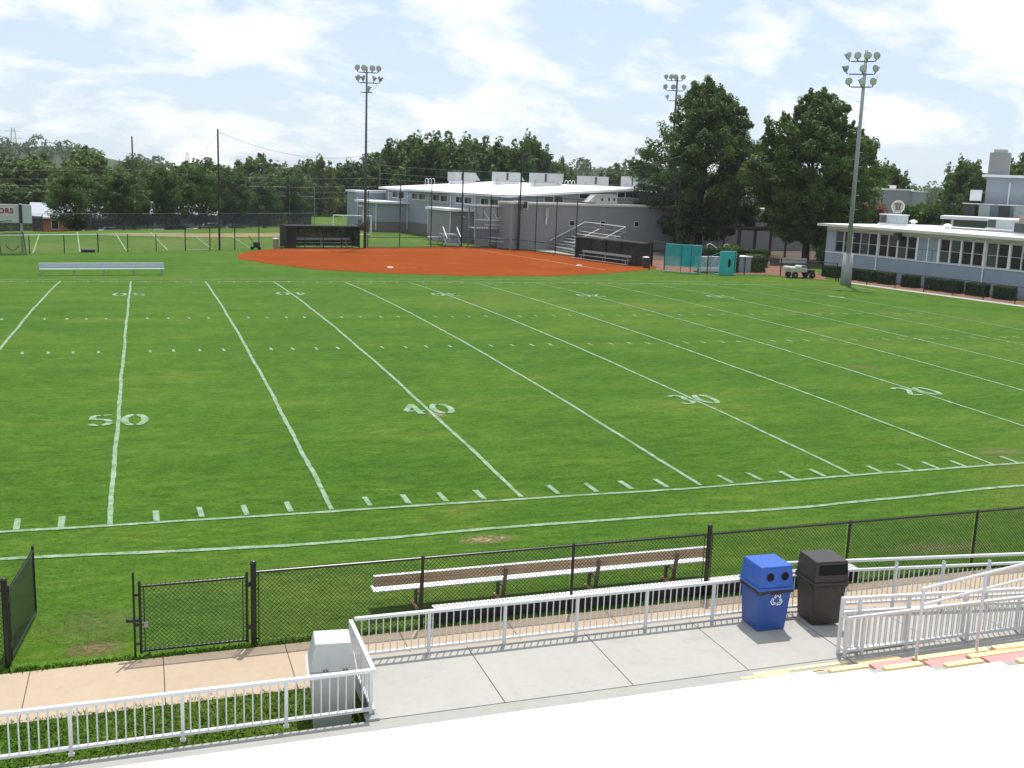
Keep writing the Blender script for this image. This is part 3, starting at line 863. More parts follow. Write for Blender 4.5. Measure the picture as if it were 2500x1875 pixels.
def square_bin(name, c, label, body, lid, rot_, slot):
    t = tag(empty(name, (c[0], c[1], ZP)), label, 'bin')
    z0 = ZP
    m = MB().frust(c, .50, .50, .585, .585, z0 + .004, z0 + .72); rotz(m, c, rot_).build('body', body, t, bevel=.025)
    ring_ribbon(c, .585, .585, z0 + .645, z0 + .715, rot_, .014, BAG, 'bin_liner', t)
    m = MB().frust(c, .63, .63, .64, .64, z0 + .70, z0 + .745); rotz(m, c, rot_).build('lid_rim', lid, t, bevel=.012)
    m = MB().frust(c, .61, .61, .565, .55, z0 + .747, z0 + 1.065); rotz(m, c, rot_).build('hood', lid, t, bevel=.012)
    m = MB().frust(c, .575, .56, .55, .535, z0 + 1.066, z0 + 1.092); rotz(m, c, rot_).build('hood_top', lid, t, bevel=.012)
    # openings on the face towards the terrace
    def face(u, z, out=.004):
        f = (z - .747) / (1.065 - .747); half = .305 + (.275 - .305) * f
        x, y = u, -half - out
        return V(c[0] + x * math.cos(rot_) - y * math.sin(rot_), c[1] + x * math.sin(rot_) + y * math.cos(rot_), z0 + z)
    if slot:
        pts = [face(-.235, .865), face(.275, .865), face(.262, 1.045), face(-.225, 1.045)]
        MB().poly(pts).build('slot_opening', HOLE, t)
        pts = [face(-.235, 1.042, .02), face(.235, 1.042, .02), face(.235, 1.058, .02), face(-.235, 1.058, .02), ]
        pts2 = [face(-.235, 1.042, .0), face(.235, 1.042, .0), face(.235, 1.058, .0), face(-.235, 1.058, .0)]
        MB().add(pts + pts2, [(0, 1, 2, 3), (4, 7, 6, 5), (0, 4, 5, 1), (3, 2, 6, 7), (1, 5, 6, 2), (0, 3, 7, 4)]).build('slot_lip', lid, t)
    else:
        for u in (-.115, .145):
            pts = [face(u + .068 * math.cos(a * math.pi / 12), .925 + .068 * math.sin(a * math.pi / 12)) for a in range(24)]
            MB().poly(pts).build('round_opening', HOLE, t)
            ro = [face(u + .076 * math.cos(a * math.pi / 12), .925 + .076 * math.sin(a * math.pi / 12), .009) for a in range(24)]
            ri = [face(u + .068 * math.cos(a * math.pi / 12), .925 + .068 * math.sin(a * math.pi / 12), .009) for a in range(24)]
            m = MB().add(ro + ri, [(i, (i + 1) % 24, 24 + (i + 1) % 24, 24 + i) for i in range(24)]); m.build('opening_ring', lid, t)
        # panel joint on the front and three chasing arrows on the body
        def bod(u, z, out=.004):
            f = (z - .004) / .716; half = .25 + .0425 * f
            x, y = u, -half - out
            return V(c[0] + x * math.cos(rot_) - y * math.sin(rot_), c[1] + x * math.sin(rot_) + y * math.cos(rot_), z0 + z)
        cx, cz, S = .04, .53, .115
        for q in range(3):
            an = R(90 + 120 * q)
            def T(px_, pz_):
                xx = px_ * math.cos(an - R(90)) - pz_ * math.sin(an - R(90)); zz = px_ * math.sin(an - R(90)) + pz_ * math.cos(an - R(90))
                return bod(cx + xx * S, cz + zz * S)
            outl = [(-.50, .42), (-.26, .95), (.36, .95), (.66, .46), (.36, .26), (.14, .56), (-.08, .56), (-.22, .26)]
            inn = [(-.36, .45), (-.18, .83), (.29, .83), (.50, .49), (.38, .41), (.20, .67), (-.15, .67), (-.26, .41)]
            pts = [T(*k) for k in outl] + [T(*k) for k in inn]
            n = 8
            MB().add(pts, [(i, (i + 1) % n, n + (i + 1) % n, n + i) for i in range(n)]).build('recycling_arrow', WHITE_S, t)
    return t
square_bin('recycling_bin', (10.12, -8.46), 'blue recycling bin with two round holes and arrow symbol', BLUE_PL, BLUE_PL2, R(-2), False)
square_bin('trash_bin', (11.16, -8.48), 'dark brown trash bin with a wide slot beside the blue bin', BROWN_PL, BROWN_PL, R(-6), True)
t = tag(empty('trash_bin', (3.02, -9.02, 0)), 'light grey hooded trash bin on the grass at the corner of the rail', 'bin')
cg = (3.05, -9.02)
rotz(MB().frust(cg, .50, .48, .60, .56, .004, .84), cg, R(-6)).build('body', GRAYCAN, t, bevel=.02)
rotz(MB().frust(cg, .64, .60, .65, .61, .80, .85), cg, R(-6)).build('lid_rim', GRAYCAN, t, bevel=.01)
rotz(MB().frust(cg, .62, .58, .47, .43, .852, 1.22), cg, R(-6)).build('hood', GRAYCAN, t, bevel=.012)
rotz(MB().box(cg[0] - .335, cg[0] - .305, cg[1] - .31, cg[1] + .31, .80, .845), cg, R(-6)).build('side_flange', TRIM, t)
m = MB()
for u in (-.12, -.08, .14, .18):
    m.box(cg[0] + u - .012, cg[0] + u + .012, cg[1] - .312, cg[1] - .30, .87, .89)
rotz(m, cg, R(-6)).build('hinge_bolts', BROWN_LEG, t)

# ================================================================== TREES
def leaf_cloud(centers, radii, n_per, leaf, rng, flat=.8, up=.35):
    """numpy leaf quads spread over lobes; returns verts, faces"""
    C = np.repeat(np.array(centers), n_per, axis=0); Rr = np.repeat(np.array(radii), n_per)
    n = len(C)
    d = rng.normal(size=(n, 3)); d /= np.linalg.norm(d, axis=1)[:, None]
    rad = Rr * rng.uniform(.45, 1.08, n) ** .6
    P = C + d * rad[:, None] * np.array([1, 1, flat])
    nrm = d * .7 + rng.normal(size=(n, 3)) * .6 + np.array([0, 0, up])
    nrm /= np.linalg.norm(nrm, axis=1)[:, None]
    a = np.cross(nrm, rng.normal(size=(n, 3))); a /= np.linalg.norm(a, axis=1)[:, None]
    b = np.cross(nrm, a)
    s = leaf * rng.uniform(.55, 1.3, n)[:, None]
    l = s * rng.uniform(.8, 1.3, n)[:, None]; w = s * rng.uniform(.45, .8, n)[:, None]
    bend = nrm * (s * .22)
    V4 = np.stack([P - a * l * .5, P - b * w * .5 + bend, P + a * l * .5, P + b * w * .5 + bend], 1).reshape(-1, 3)
    return V4
def quads_mesh(V4, mat):
    n = len(V4) // 4
    me = bpy.data.meshes.new('leaves')
    me.vertices.add(len(V4)); me.vertices.foreach_set('co', V4.astype(np.float32).ravel())
    me.loops.add(n * 4); me.loops.foreach_set('vertex_index', np.arange(n * 4, dtype=np.int32))
    me.polygons.add(n); me.polygons.foreach_set('loop_start', np.arange(0, n * 4, 4, dtype=np.int32))
    try:
        me.polygons.foreach_set('loop_total', np.full(n, 4, dtype=np.int32))
    except Exception:
        pass
    me.materials.append(mat)
    me.update(calc_edges=True)
    me.validate()
    return me
def crown_mesh(seed, H, Wd, base, mat, lobes=60, n_per=160, leaf=.3, shape='oval', lobe_r=.2, pull=.5):
    """crown from height base to H, width Wd, centred on the origin"""
    rng = np.random.default_rng(seed)
    C = []; Rd = []
    while len(C) < lobes:
        t = rng.uniform(0, 1)
        if shape == 'oval':
            prof = math.sin(math.pi * min(1, (t * .90 + .08))) ** .62
        elif shape == 'oak':
            prof = float(np.interp(t, [0, .12, .3, .5, .7, .86, 1], [.48, .80, 1, .96, .76, .50, .16]))
        elif shape == 'cone':
            prof = max(.08, (1 - t) ** .62 * min(1, t * 5 + .55))
        elif shape == 'broad':
            prof = (1 - (2 * t - .85) ** 2 * .55) ** 1.0 if t < .95 else .4
        else:
            prof = math.sqrt(max(0, 1 - (2 * t - 1) ** 2))
        prof = max(.05, prof)
        rr = math.sqrt(rng.uniform(pull ** 2, 1)) * prof * Wd / 2
        a = rng.uniform(0, 2 * math.pi)
        lr = Wd * lobe_r * rng.uniform(.55, 1.2) * (.6 + .4 * prof)
        rr = max(0, rr - lr * .25)
        wob = 1 + .16 * math.sin(3 * a + seed) + .10 * math.sin(5 * a + 2 * seed)
        C.append((rr * wob * math.cos(a), rr * wob * math.sin(a), base + lr * .6 + t * (H - base - lr * 1.1)))
        Rd.append(lr)
    V4 = leaf_cloud(C, Rd, n_per, leaf, rng)
    # ragged sprigs that break the outline
    C2 = []; R2 = []
    for q in range(int(lobes * 1.1)):
        t = rng.uniform(0, 1) ** .75
        j = rng.integers(0, len(C)); c = np.array(C[j]); lr = Rd[j]
        o = np.array([c[0], c[1], (c[2] - (base + H) / 2) * .8 + lr * .5]); o = o / (np.linalg.norm(o) + 1e-6)
        C2.append(tuple(c + o * lr * rng.uniform(.75, 1.28) + np.array([0, 0, rng.uniform(0, .35) * lr]))); R2.append(lr * rng.uniform(.25, .5))
    V5 = leaf_cloud(C2, R2, max(14, n_per // 6), leaf * .85, rng, 1.3)
    return quads_mesh(np.concatenate([V4, V5]), mat), C
def trunk_mesh(H, r, C, seed, fork=None, mat=BARK):
    rng = np.random.default_rng(seed + 99)
    m = MB()
    pts = [V(0, 0, -.3), V(.03 * H * rng.uniform(-.4, .4), .02 * H * rng.uniform(-.4, .4), H * .28), V(.05 * H * rng.uniform(-.4, .4), .04 * H * rng.uniform(-.4, .4), H * .55), V(0, 0, H * .85)]
    m.path(pts, r, 9, [r * 1.25, r * .85, r * .5, r * .12])
    idx = rng.choice(len(C), size=min(16, len(C)), replace=False)
    for i in idx:
        c = Vector(C[i]); t = max(.22, min(.62, c.z / H - .22))
        s = pts[1].lerp(pts[2], (t - .28) / .27) if t > .28 else pts[0].lerp(pts[1], t / .28)
        mid = s.lerp(c, .5) + V(0, 0, -.03 * H)
        m.path([s, mid, c], r, 5, [r * .38, r * .22, r * .06])
    return m.mesh(mat)
TREE_LIB = {}
def tree_proto(key, **k):
    if key not in TREE_LIB:
        me, C = crown_mesh(**k)
        TREE_LIB[key] = (me, trunk_mesh(k['H'], max(.09, k['H'] * .020), C, k['seed']), k['H'], k['Wd'])
    return TREE_LIB[key]
def tree(key, loc, h, w, label, group=None, rz_=None, name='tree', cat='tree'):
    me, tm, H, Wd = TREE_LIB[key]
    t = empty(name, loc)
    t.scale = (w / Wd, w / Wd, h / H)
    t.rotation_euler = (0, 0, random.uniform(0, 6.28) if rz_ is None else rz_)
    tag(t, label, cat, group)
    c = link('crown', me, t); d = link('trunk', tm, t)
    return t
_o = ['first', 'second', 'third', 'fourth', 'fifth', 'sixth', 'seventh', 'eighth', 'ninth']
ORD = _o + ['tenth', 'eleventh', 'twelfth', 'thirteenth', 'fourteenth', 'fifteenth', 'sixteenth', 'seventeenth', 'eighteenth', 'nineteenth']
for _t, _e in (('twent', 'twenty'), ('thirt', 'thirty'), ('fort', 'forty'), ('fift', 'fifty')):
    ORD += [_t + 'ieth'] + [_e + '-' + q for q in _o]
tree_proto('big1', seed=3, H=18.6, Wd=14.2, base=1.9, mat=LEAF_D, lobes=400, n_per=230, leaf=.29, shape='oak', lobe_r=.078, pull=.3)
tree_proto('big2', seed=11, H=17.0, Wd=13.0, base=1.8, mat=LEAF_M, lobes=390, n_per=230, leaf=.29, shape='oak', lobe_r=.078, pull=.3)
tree_proto('big3', seed=23, H=15, Wd=8.5, base=4.2, mat=LEAF_D, lobes=130, n_per=190, leaf=.30, shape='oval', lobe_r=.11, pull=.25)
tree_proto('st1', seed=31, H=6.6, Wd=5.4, base=.9, mat=LEAF_D, lobes=90, n_per=170, leaf=.19, shape='round', lobe_r=.15, pull=.25)
tree_proto('st2', seed=37, H=6.6, Wd=5.0, base=.9, mat=LEAF_D, lobes=90, n_per=170, leaf=.19, shape='oval', lobe_r=.15, pull=.25)
tree_proto('bg1', seed=41, H=12, Wd=13, base=.0, mat=LEAF_M, lobes=90, n_per=110, leaf=.62, shape='oak', lobe_r=.13, pull=.4)
tree_proto('bg2', seed=43, H=12, Wd=11, base=.0, mat=LEAF_L, lobes=80, n_per=110, leaf=.60, shape='oak', lobe_r=.14, pull=.4)
tree_proto('bg3', seed=47, H=12, Wd=12, base=.0, mat=LEAF_D, lobes=90, n_per=110, leaf=.62, shape='round', lobe_r=.14, pull=.4)
tree_proto('bgy', seed=53, H=10, Wd=7, base=.5, mat=LEAF_Y, lobes=50, n_per=110, leaf=.42, shape='oak', lobe_r=.16, pull=.4)

tree('big1', (60.2, 84.3, 0), 18.2, 14.6, 'tall dark oak, the left of the two big trees by the grey building', rz_=.5, name='oak_tree')
tree('big2', (66.2, 72.2, 0), 17.0, 13.0, 'tall bright-sided oak, the right of the two big trees, beside the floodlight pole', rz_=2.0, name='oak_tree')
tree('big3', (81.8, 86.2, 0), 14.2, 6.2, 'smaller dark tree behind the right floodlight pole, seen over the low roof', rz_=1.0, name='oak_tree')
# street trees along the far edge of the practice field
for i, (x, y, h, w, k, lb) in enumerate((
        (-6.2, 107.5, 6.7, 6.0, 'st1', 'round street tree just right of the scoreboard'),
        (-1.2, 109.6, 6.9, 6.0, 'st2', 'dark street tree in front of the tall utility pole'),
        (3.5, 112.6, 7.4, 5.6, 'st2', 'bushy street tree, third from the scoreboard'),
        (7.6, 115.5, 7.2, 5.4, 'st1', 'dark street tree just left of the tall net pole'),
        (11.8, 118.5, 7.6, 5.8, 'st2', 'street tree just right of the tall net pole'),
        (16.0, 121.8, 6.0, 4.6, 'st1', 'small street tree behind the left dugout'),
        (20.4, 124.4, 6.8, 5.0, 'st2', 'street tree nearest to the grey school building'))):
    tree(k, (x, y, ground_z(x, y) - .1), h - ground_z(x, y) * .4, w, lb, 'street trees by the practice field', name='street_tree')
# wood behind
bgs = []
rb = random.Random(5)
for i in range(17):
    x = -44 + i * 5.9 + rb.uniform(-1.5, 1.5)
    bgs.append((x, 168 + rb.uniform(-5, 6) + .12 * x, rb.uniform(5.8, 8.2) + (1.2 if x < -8 else 0), rb.uniform(11, 14), rb.choice(['bg1', 'bg2', 'bg2', 'bg3'])))
for i in range(11):
    x = -52 + i * 10.5 + rb.uniform(-2, 2)
    bgs.append((x, 196 + rb.uniform(-6, 8), rb.uniform(7.6, 9.6), rb.uniform(14, 17), rb.choice(['bg1', 'bg2', 'bg3'])))
for (x, y, h, w, k) in ((42.5, 162, 11.8, 13, 'bg3'), (46.5, 165, 13.2, 16, 'bg1'), (51.5, 163, 13.5, 16, 'bg3'), (56.5, 161, 13.2, 16, 'bg1'), (61.0, 159, 12.9, 15, 'bg3'), (65.5, 155, 13.9, 11, 'bg1'), (69.0, 153, 10.4, 10, 'bg3'), (74.5, 151, 7.4, 9, 'bg1'), (36, 168, 8.6, 11, 'bg1')):
    bgs.append((x, y, h, w, k))
bgs.append((29.2, 158, 9.0, 7.5, 'bgy'))
bgs += [(84, 160, 9.6, 9, 'bg2')]
bgs.sort(key=lambda q: math.atan2(q[0] - .8, q[1] + 22.2))
for i, (x, y, h, w, k) in enumerate(bgs):
    kind = {'bg1': 'broad mid-green', 'bg2': 'pale green', 'bg3': 'dark green', 'bgy': 'yellow-green'}[k]
    tree(k, (x, y, -2.6), h + 2.6, w, '%s wood tree on the skyline left of the oaks, %s from left' % (kind, ORD[i]), 'wood trees behind the practice field', name='wood_tree')
rts = [(104, 112, 10.8, 9, 'bg2'), (112, 118, 11.2, 10, 'bg1'), (118, 108, 12, 11, 'bg1'), (122, 100, 12, 11, 'bg2'), (124, 92, 11.5, 10, 'bg3'), (122, 84, 15.2, 12, 'bg3'), (108, 122, 10.5, 9, 'bg3'), (131, 112, 12.8, 11, 'bg3'), (96, 124, 10.5, 9, 'bg3')]
rts.sort(key=lambda q: math.atan2(q[0] - .8, q[1] + 22.2))
for i, (x, y, h, w, k) in enumerate(rts):
    kind = {'bg1': 'broad mid-green', 'bg2': 'pale green', 'bg3': 'dark green'}[k]
    tree(k, (x, y, -1), h + 1, w, '%s tree behind the low roofs at right, %s from the oaks' % (kind, ORD[i]), 'trees behind the right buildings', name='wood_tree')

# far hills under closed woodland
def hill(name, pts, depth, label):
    """ridge through crest points (x, y, z): terrain sheet plus a canopy of crowns"""
    m = MB(); n = len(pts)
    for (x, y, z) in pts:
        d = Vector((x - .8, y + 22, 0)).normalized()
        for k, f in ((-1.0, -8), (-.5, z * .5 - 4), (0, z - 5), (.8, -8)):
            m.v.append((x + d.x * depth * k, y + d.y * depth * k, f))
    m.f = [(4 * i + k, 4 * i + 4 + k, 4 * i + 5 + k, 4 * i + 1 + k) for i in range(n - 1) for k in range(3)]
    o = m.build(name, M('forest_floor', (.03, .05, .02), .95), smooth=True)
    tag(o, kind='structure')
    rng = np.random.default_rng(len(pts)); C = []; Rd = []
    for i in range(n - 1):
        a = np.array(pts[i]); b = np.array(pts[i + 1]); L = np.linalg.norm(b - a)
        for q in range(int(L * 1.7 / 4)):
            t = rng.uniform(); p = a + (b - a) * t; u = rng.uniform(0, 1)
            d = Vector((p[0] - .8, p[1] + 22, 0)).normalized()
            z = (p[2] - 5) * (1 - u) + (p[2] * .5 - 4) * u if u < 1 else -4
            C.append((p[0] - d.x * depth * .5 * u, p[1] - d.y * depth * .5 * u, z + rng.uniform(1.5, 4.8))); Rd.append(rng.uniform(3.2, 5.6))
    V4 = leaf_cloud(C, Rd, 46, 2.3, rng, .9)
    f = link('woodland', quads_mesh(V4, LEAF_F))
    tag(f, label, 'woodland', kind='stuff')
hill('hill', [(-330, 560, 16), (-220, 600, 19), (-140, 650, 21), (-75, 675, 21), (-40, 690, 19), (-10, 690, 14), (25, 690, 8), (60, 690, 6)], 110, 'hazy wooded hill on the skyline at left')
hill('hill', [(20, 640, 6), (60, 620, 9), (100, 600, 9), (150, 590, 11), (205, 560, 17.5), (243, 528, 19.6), (280, 515, 20), (320, 490, 18), (370, 460, 13), (430, 420, 10)], 100, 'hazy wooded hill on the skyline behind the grey building')
hill('hill', [(330, 480, 11), (390, 400, 12), (430, 340, 12.5), (480, 260, 13), (540, 180, 14), (600, 60, 14)], 90, 'low wooded ridge on the skyline behind the right buildings')

# ================================================================== FAR-SIDE FENCE, NET, DUGOUTS, BACKSTOP
bf = tag(empty('outfield_fence', (0, 74, 0)), 'low dark fence along the far side of the field at left', 'fence')
fp = [(-14.5, 66.4, 1.5), (-12.1, 67.5, 1.5), (-9.75, 68.6, 1.5), (-7.65, 69.6, 1.5), (-5.18, 70.9, 1.5), (-2.67, 72.2, 1.58), (-.37, 73.4, 1.52), (1.93, 74.5, 1.5), (4.38, 75.5, 2.15)]
fp2 = [(4.38, 75.5, 2.12), (6.53, 76.45, 2.12), (8.77, 77.45, 2.12), (11.02, 78.4, 2.12), (13.23, 79.3, 2.12)]
for seq, h in ((fp, 1.5), (fp2, 2.1)):
    for i, (x, y, z) in enumerate(seq):
        if seq is fp2 and i == 0: continue
        MB().tube((x, y, -.05), (x, y, z), .05 if z > 1.55 else .04, 8).build('post', BLACKD, bf)
    for a, b in zip(seq[:-1], seq[1:]):
        MB().tube((a[0], a[1], h), (b[0], b[1], h), .028, 8).build('top_rail', STEEL if seq is fp else BLACKD, bf)
        MB().poly([(a[0], a[1] + .03, .03), (b[0], b[1] + .03, .03), (b[0], b[1] + .03, h), (a[0], a[1] + .03, h)]).build('chain_link', NET_F, bf)
MB().tube((4.38, 75.5, .06), (6.53, 76.45, .06), .03, 6).build('gate_bottom_rail', STEEL, bf)
def tall_pole(x, y, h, label, r=.09):
    o = MB().tube((x, y, -.1), (x, y, h), r, 10, r * .8)
    o.lathe((x, y, h), [(r * .9, 0), (r * .6, .06), (r * .1, .08)], 10)
    return tag(o.build('net_pole', BLACKD), label, 'pole', 'tall black net poles')
tall_pole(7.4, 77.15, 10.6, 'tall black pole at the left end of the high ball net')
tall_pole(32.75, 85.85, 10.4, 'tall black pole at the middle of the backstop, left of the tower')
tall_pole(38.25, 83.15, 10.6, 'tall black pole at the right bend of the backstop')
tall_pole(54.6, 79.0, 11.4, 'tall black pole in front of the left oak, right end of the ball net')
def net_span(a, b, za, zb, sag, z0, label):
    m = MB(); n = 24; c = MB(); pr_ = None
    for i in range(n + 1):
        t = i / n; x = a[0] + (b[0] - a[0]) * t; y = a[1] + (b[1] - a[1]) * t
        z = za + (zb - za) * t - sag * 4 * t * (1 - t)
        m.v += [(x, y, z0), (x, y, z)]
        if pr_: c.tube(pr_, (x, y, z), .012, 5, cap=False)
        pr_ = (x, y, z)
    m.f = [(2 * i, 2 * i + 2, 2 * i + 3, 2 * i + 1) for i in range(n)]
    t = tag(empty('ball_net', (a[0], a[1], z0)), label, 'net')
    m.build('netting', NET, t); c.build('cable', POLE_D, t)
net_span((7.4, 77.2), (21.75, 82.4), 10.45, 9.0, 1.0, 2.1, 'high sagging ball net between the tall pole and the left floodlight')
net_span((38.3, 83.2), (54.6, 79.0), 9.9, 10.4, 1.4, 5.7, 'high ball net between the backstop pole and the left oak')
m = MB().tube((7.4, 77.15, 10.3), (1.5, 74.3, 1.6), .01, 5); tag(m.build('guy_wire', POLE_D), 'thin guy wire from the top of the left net pole', 'wire')

bs = tag(empty('backstop', (32.8, 85.8, 0)), 'tall black chain-link backstop behind the clay infield', 'backstop')
bp = [(22.05, 82.55), (25.5, 83.4), (29.05, 84.5), (32.8, 85.75), (35.45, 84.35), (38.05, 83.05), (39.05, 80.3), (40.05, 77.2), (41.05, 74.3)]
for i, (x, y) in enumerate(bp):
    if i == 3: continue
    MB().tube((x, y, -.05), (x, y, 7.0 if i in (1, 2) else 5.62), .05, 8).build('post', BLACKD, bs)
for a, b in zip(bp[:-1], bp[1:]):
    MB().tube((*a, 5.6), (*b, 5.6), .035, 8).build('top_rail', BLACKD, bs)
    MB().tube((*a, 1.05), (*b, 1.05), .03, 8).build('middle_rail', BLACKD, bs)
    MB().tube((*a, .06), (*b, .06), .03, 8).build('bottom_rail', BLACKD, bs)
    MB().poly([(a[0], a[1] + .03, .03), (b[0], b[1] + .03, .03), (b[0], b[1] + .03, 5.6), (a[0], a[1] + .03, 5.6)]).build('chain_link', NET_F, bs)
MB().box(25.3, 25.7, 83.2, 83.4, 4.95, 5.55).build('speaker_box', BLACKD, bs)

def dugout(o, ux, L, D_, h, label, side):
    uy = (-ux[1], ux[0])
    t = tag(empty('dugout', (o[0], o[1], 0)), label, 'dugout')
    bx = lambda *a: MB().obox(o, ux, uy, *a)
    for x in [L * i / 4 for i in range(5)]:
        bx(x - .04, x + .04, -.04, .04, 0, h).build('front_post', BLACKD, t)
        bx(x - .04, x + .04, D_ - .04, D_ + .04, 0, h).build('rear_post', BLACKD, t)
    bx(-.06, L + .06, -.05, .05, h, h + .07).build('front_beam', BLACKD, t)
    bx(-.06, L + .06, D_ - .05, D_ + .05, h, h + .07).build('rear_beam', BLACKD, t)
    bx(0, L, D_ + .05, D_ + .07, .12, h).build('back_screen', SCREEN, t)
    bx(-.02, 0, .05, D_, .1, h).build('side_screen', SCREEN, t); bx(L, L + .02, .05, D_, .1, h).build('side_screen', SCREEN, t)
    if side:
        bx(.0, 1.0, -.03, -.01, .1, h).build('front_screen', SCREEN, t)
    bx(-.1, L + .1, -.1, D_ + .1, h + .075, h + .10).build('shade_cloth', SCREEN, t)
    bx(1.1, L - .4, D_ - .55, D_ - .2, .42, .46).build('bench_seat', SHADE_BENCH, t)
    bx(1.1, L - .4, D_ - .16, D_ - .12, .70, .92).build('bench_back', SHADE_BENCH, t)
    for x in (1.4, L / 2 + .3, L - .8):
        bx(x - .03, x + .03, D_ - .5, D_ - .44, 0, .42).build('bench_leg', SHADE_BENCH, t); bx(x - .03, x + .03, D_ - .2, D_ - .14, 0, .9).build('bench_leg', SHADE_BENCH, t)
    bx(.2, L - .2, D_ - .9, D_ - .7, .1, .14).build('foot_rail', SHADE_BENCH, t)
    return t
dugout((13.75, 80.4), (.986, .166), 7.4, 1.9, 2.05, 'black screened dugout with aluminium bench left of the floodlight pole', True)
dugout((42.3, 73.0), (.27, -.963), 8.6, -2.0, 2.0, 'black screened dugout in shade beside the aluminium bleachers', False)
ext = tag(empty('outfield_fence', (44, 64, 0)), 'dark fence between the right dugout and the oaks', 'fence')
ep = [(44.6, 64.6), (44.1, 61.2), (45.4, 57.5), (46.0, 57.0), (49.5, 56.8), (52.5, 55.9), (55.2, 51.8)]
for i, (x, y) in enumerate(ep):
    MB().tube((x, y, -.05), (x, y, 2.35 if i < 4 else 1.5), .05, 8).build('post', BLACKD, ext)
for i, (a, b) in enumerate(zip(ep[:-1], ep[1:])):
    h = 2.3 if i < 3 else 1.45
    MB().tube((*a, h), (*b, h), .03, 8).build('top_rail', BLACKD, ext)
    MB().poly([(*a, .03), (*b, .03), (*b, h), (*a, h)]).build('chain_link', NET_F, ext)
MB().tube((42.2, 60.3, -.05), (42.5, 60.9, 2.5), .06, 8).build('foul_post', BLACKD, ext)

# ================================================================== FLOODLIGHT POLES
def flood(loc, h, label, mat, rows, r0=.22, base=None, aim=(-.2, -1, -.35), lean=0):
    t = tag(empty('floodlight_pole', loc), label, 'floodlight', 'floodlight poles')
    x, y, _ = loc
    top = V(x + lean, y, h)
    at = lambda z: V(x, y, 0).lerp(top, z / h)
    MB().tube((x, y, -.2), top, r0, 14, r0 * .55).build('pole', mat, t, smooth=True)
    if base:
        MB().tube((x, y, -.2), (x, y, base), .44, 16, .38).build('concrete_base', CONC_P, t, smooth=True)
    d = Vector((x - .8, y + 22, 0)).normalized(); sx = Vector((d.y, -d.x, 0))       # arms run across the view
    for z, lamps in rows:
        c = at(z)
        lo = min(q for q, _ in lamps); hi = max(q for q, _ in lamps)
        arm_ = MB().bar(c + sx * min(-.6, lo) * .92 - d * .2, c + sx * max(.6, hi) * .92 - d * .2, .08, .08).build('cross_arm', POLE_D, t)
        for q, yaw in lamps:
            p = c + sx * q - d * .22
            up = V(sx.x * q * .12, sx.y * q * .12, .30)
            ax = (-d * math.cos(yaw) + sx * math.sin(yaw) + V(0, 0, -.28)).normalized()
            cpos = p + V(0, 0, .44) + sx * (.14 * q)
            m = MB().bar(p, cpos - ax * .18, .07, .07); m.build('bracket', POLE_D, t)
            lamp = MB().lathe(cpos, [(.07, -.33), (.095, -.21), (.17, -.13), (.255, -.02), (.285, .06), (.285, .08), (.24, .085)], 18, ax).build('lamp_head', STEEL, t, smooth=False)
            MB().lathe(cpos + ax * .087, [(.238, 0), (.22, .012), (.0, .025)], 18, ax).build('lens', LENS, lamp)
    m = MB()
    z = 3.2
    k = 0
    while z < h - 3:
        p = at(z); sgn = 1 if k % 2 else -1
        m.tube(p + sx * sgn * .1, p + sx * sgn * (r0 + .2), .014, 5); z += .55; k += 1
    m.build('climbing_rungs', STEEL, t)
    m = MB(); pr_ = None
    for i in range(9):
        p = at(rows[1][0]).lerp(at(rows[-1][0]), i / 8) + sx * (1.0 - .9 * (i / 8) ** 2)
        if pr_ is not None: m.tube(pr_, p, .014, 5)
        pr_ = p
    m.build('cable', POLE_D, t)
    return t
flood((21.68, 82.1, 0), 17.35, 'dark floodlight pole behind the clay infield, leftmost of the three', POLE_D,
      [(16.8, [(-.82, .5), (-.24, .1), (.48, -.2), (1.02, -.6)]), (15.85, [(-.75, .9), (-.28, 1.3), (.6, -1.4), (1.15, -2.2)]), (14.95, [(.15, -1.2)])], .155)
flood((53.8, 48.6, 0), 18.0, 'grey floodlight pole with thick concrete base at right, nearest one', POLE_G,
      [(17.15, [(-1.18, .9), (-.57, .5), (.1, 0), (.70, -.6)]), (16.2, [(-1.25, 2.2), (-.15, .4), (.70, -.8)]), (15.25, [(-1.0, .4), (-.15, .9), (.62, -.6)])], .205, base=2.5, lean=-.15)
flood((58.6, 88.9, 0), 19.4, 'floodlight pole half hidden behind the left oak', POLE_D,
      [(18.9, [(-1.13, .8), (-.62, .5), (-.2, .2), (.56, 0)]), (17.8, [(-1.15, .6), (-.36, .2), (.75, -.6)]), (16.7, [(-.85, 1.8), (.28, -.2)])], .19)

# ================================================================== CENTRAL SCHOOL BUILDING
O = (33.57, 113.57); EX = (.985, .172); EY = (-.172, .985)
def B(*a): return MB().obox(O, EX, EY, *a)
def LP(x, y, z): return V(O[0] + EX[0] * x + EY[0] * y, O[1] + EX[1] * x + EY[1] * y, z)
sb = tag(empty('school_building', (*O, 0)), 'long grey school building with a white sloping roof behind the backstop', 'building')
wall = B(0, 16.2, -27.5, 7.5, 1.35, 5.35).build('wall', G_WALL, sb)
B(-.03, 16.2, -27.53, 7.53, -2.5, 1.35).build('foundation', G_FOUND, sb)
rp = lambda x: 5.62 + .073 * x
MB().slab([LP(-.8, -28.3, rp(-.8)), LP(17.2, -28.3, rp(17.2)), LP(17.2, 8.2, rp(17.2)), LP(-.8, 8.2, rp(-.8))], .24).build('roof', ROOF_W, sb)
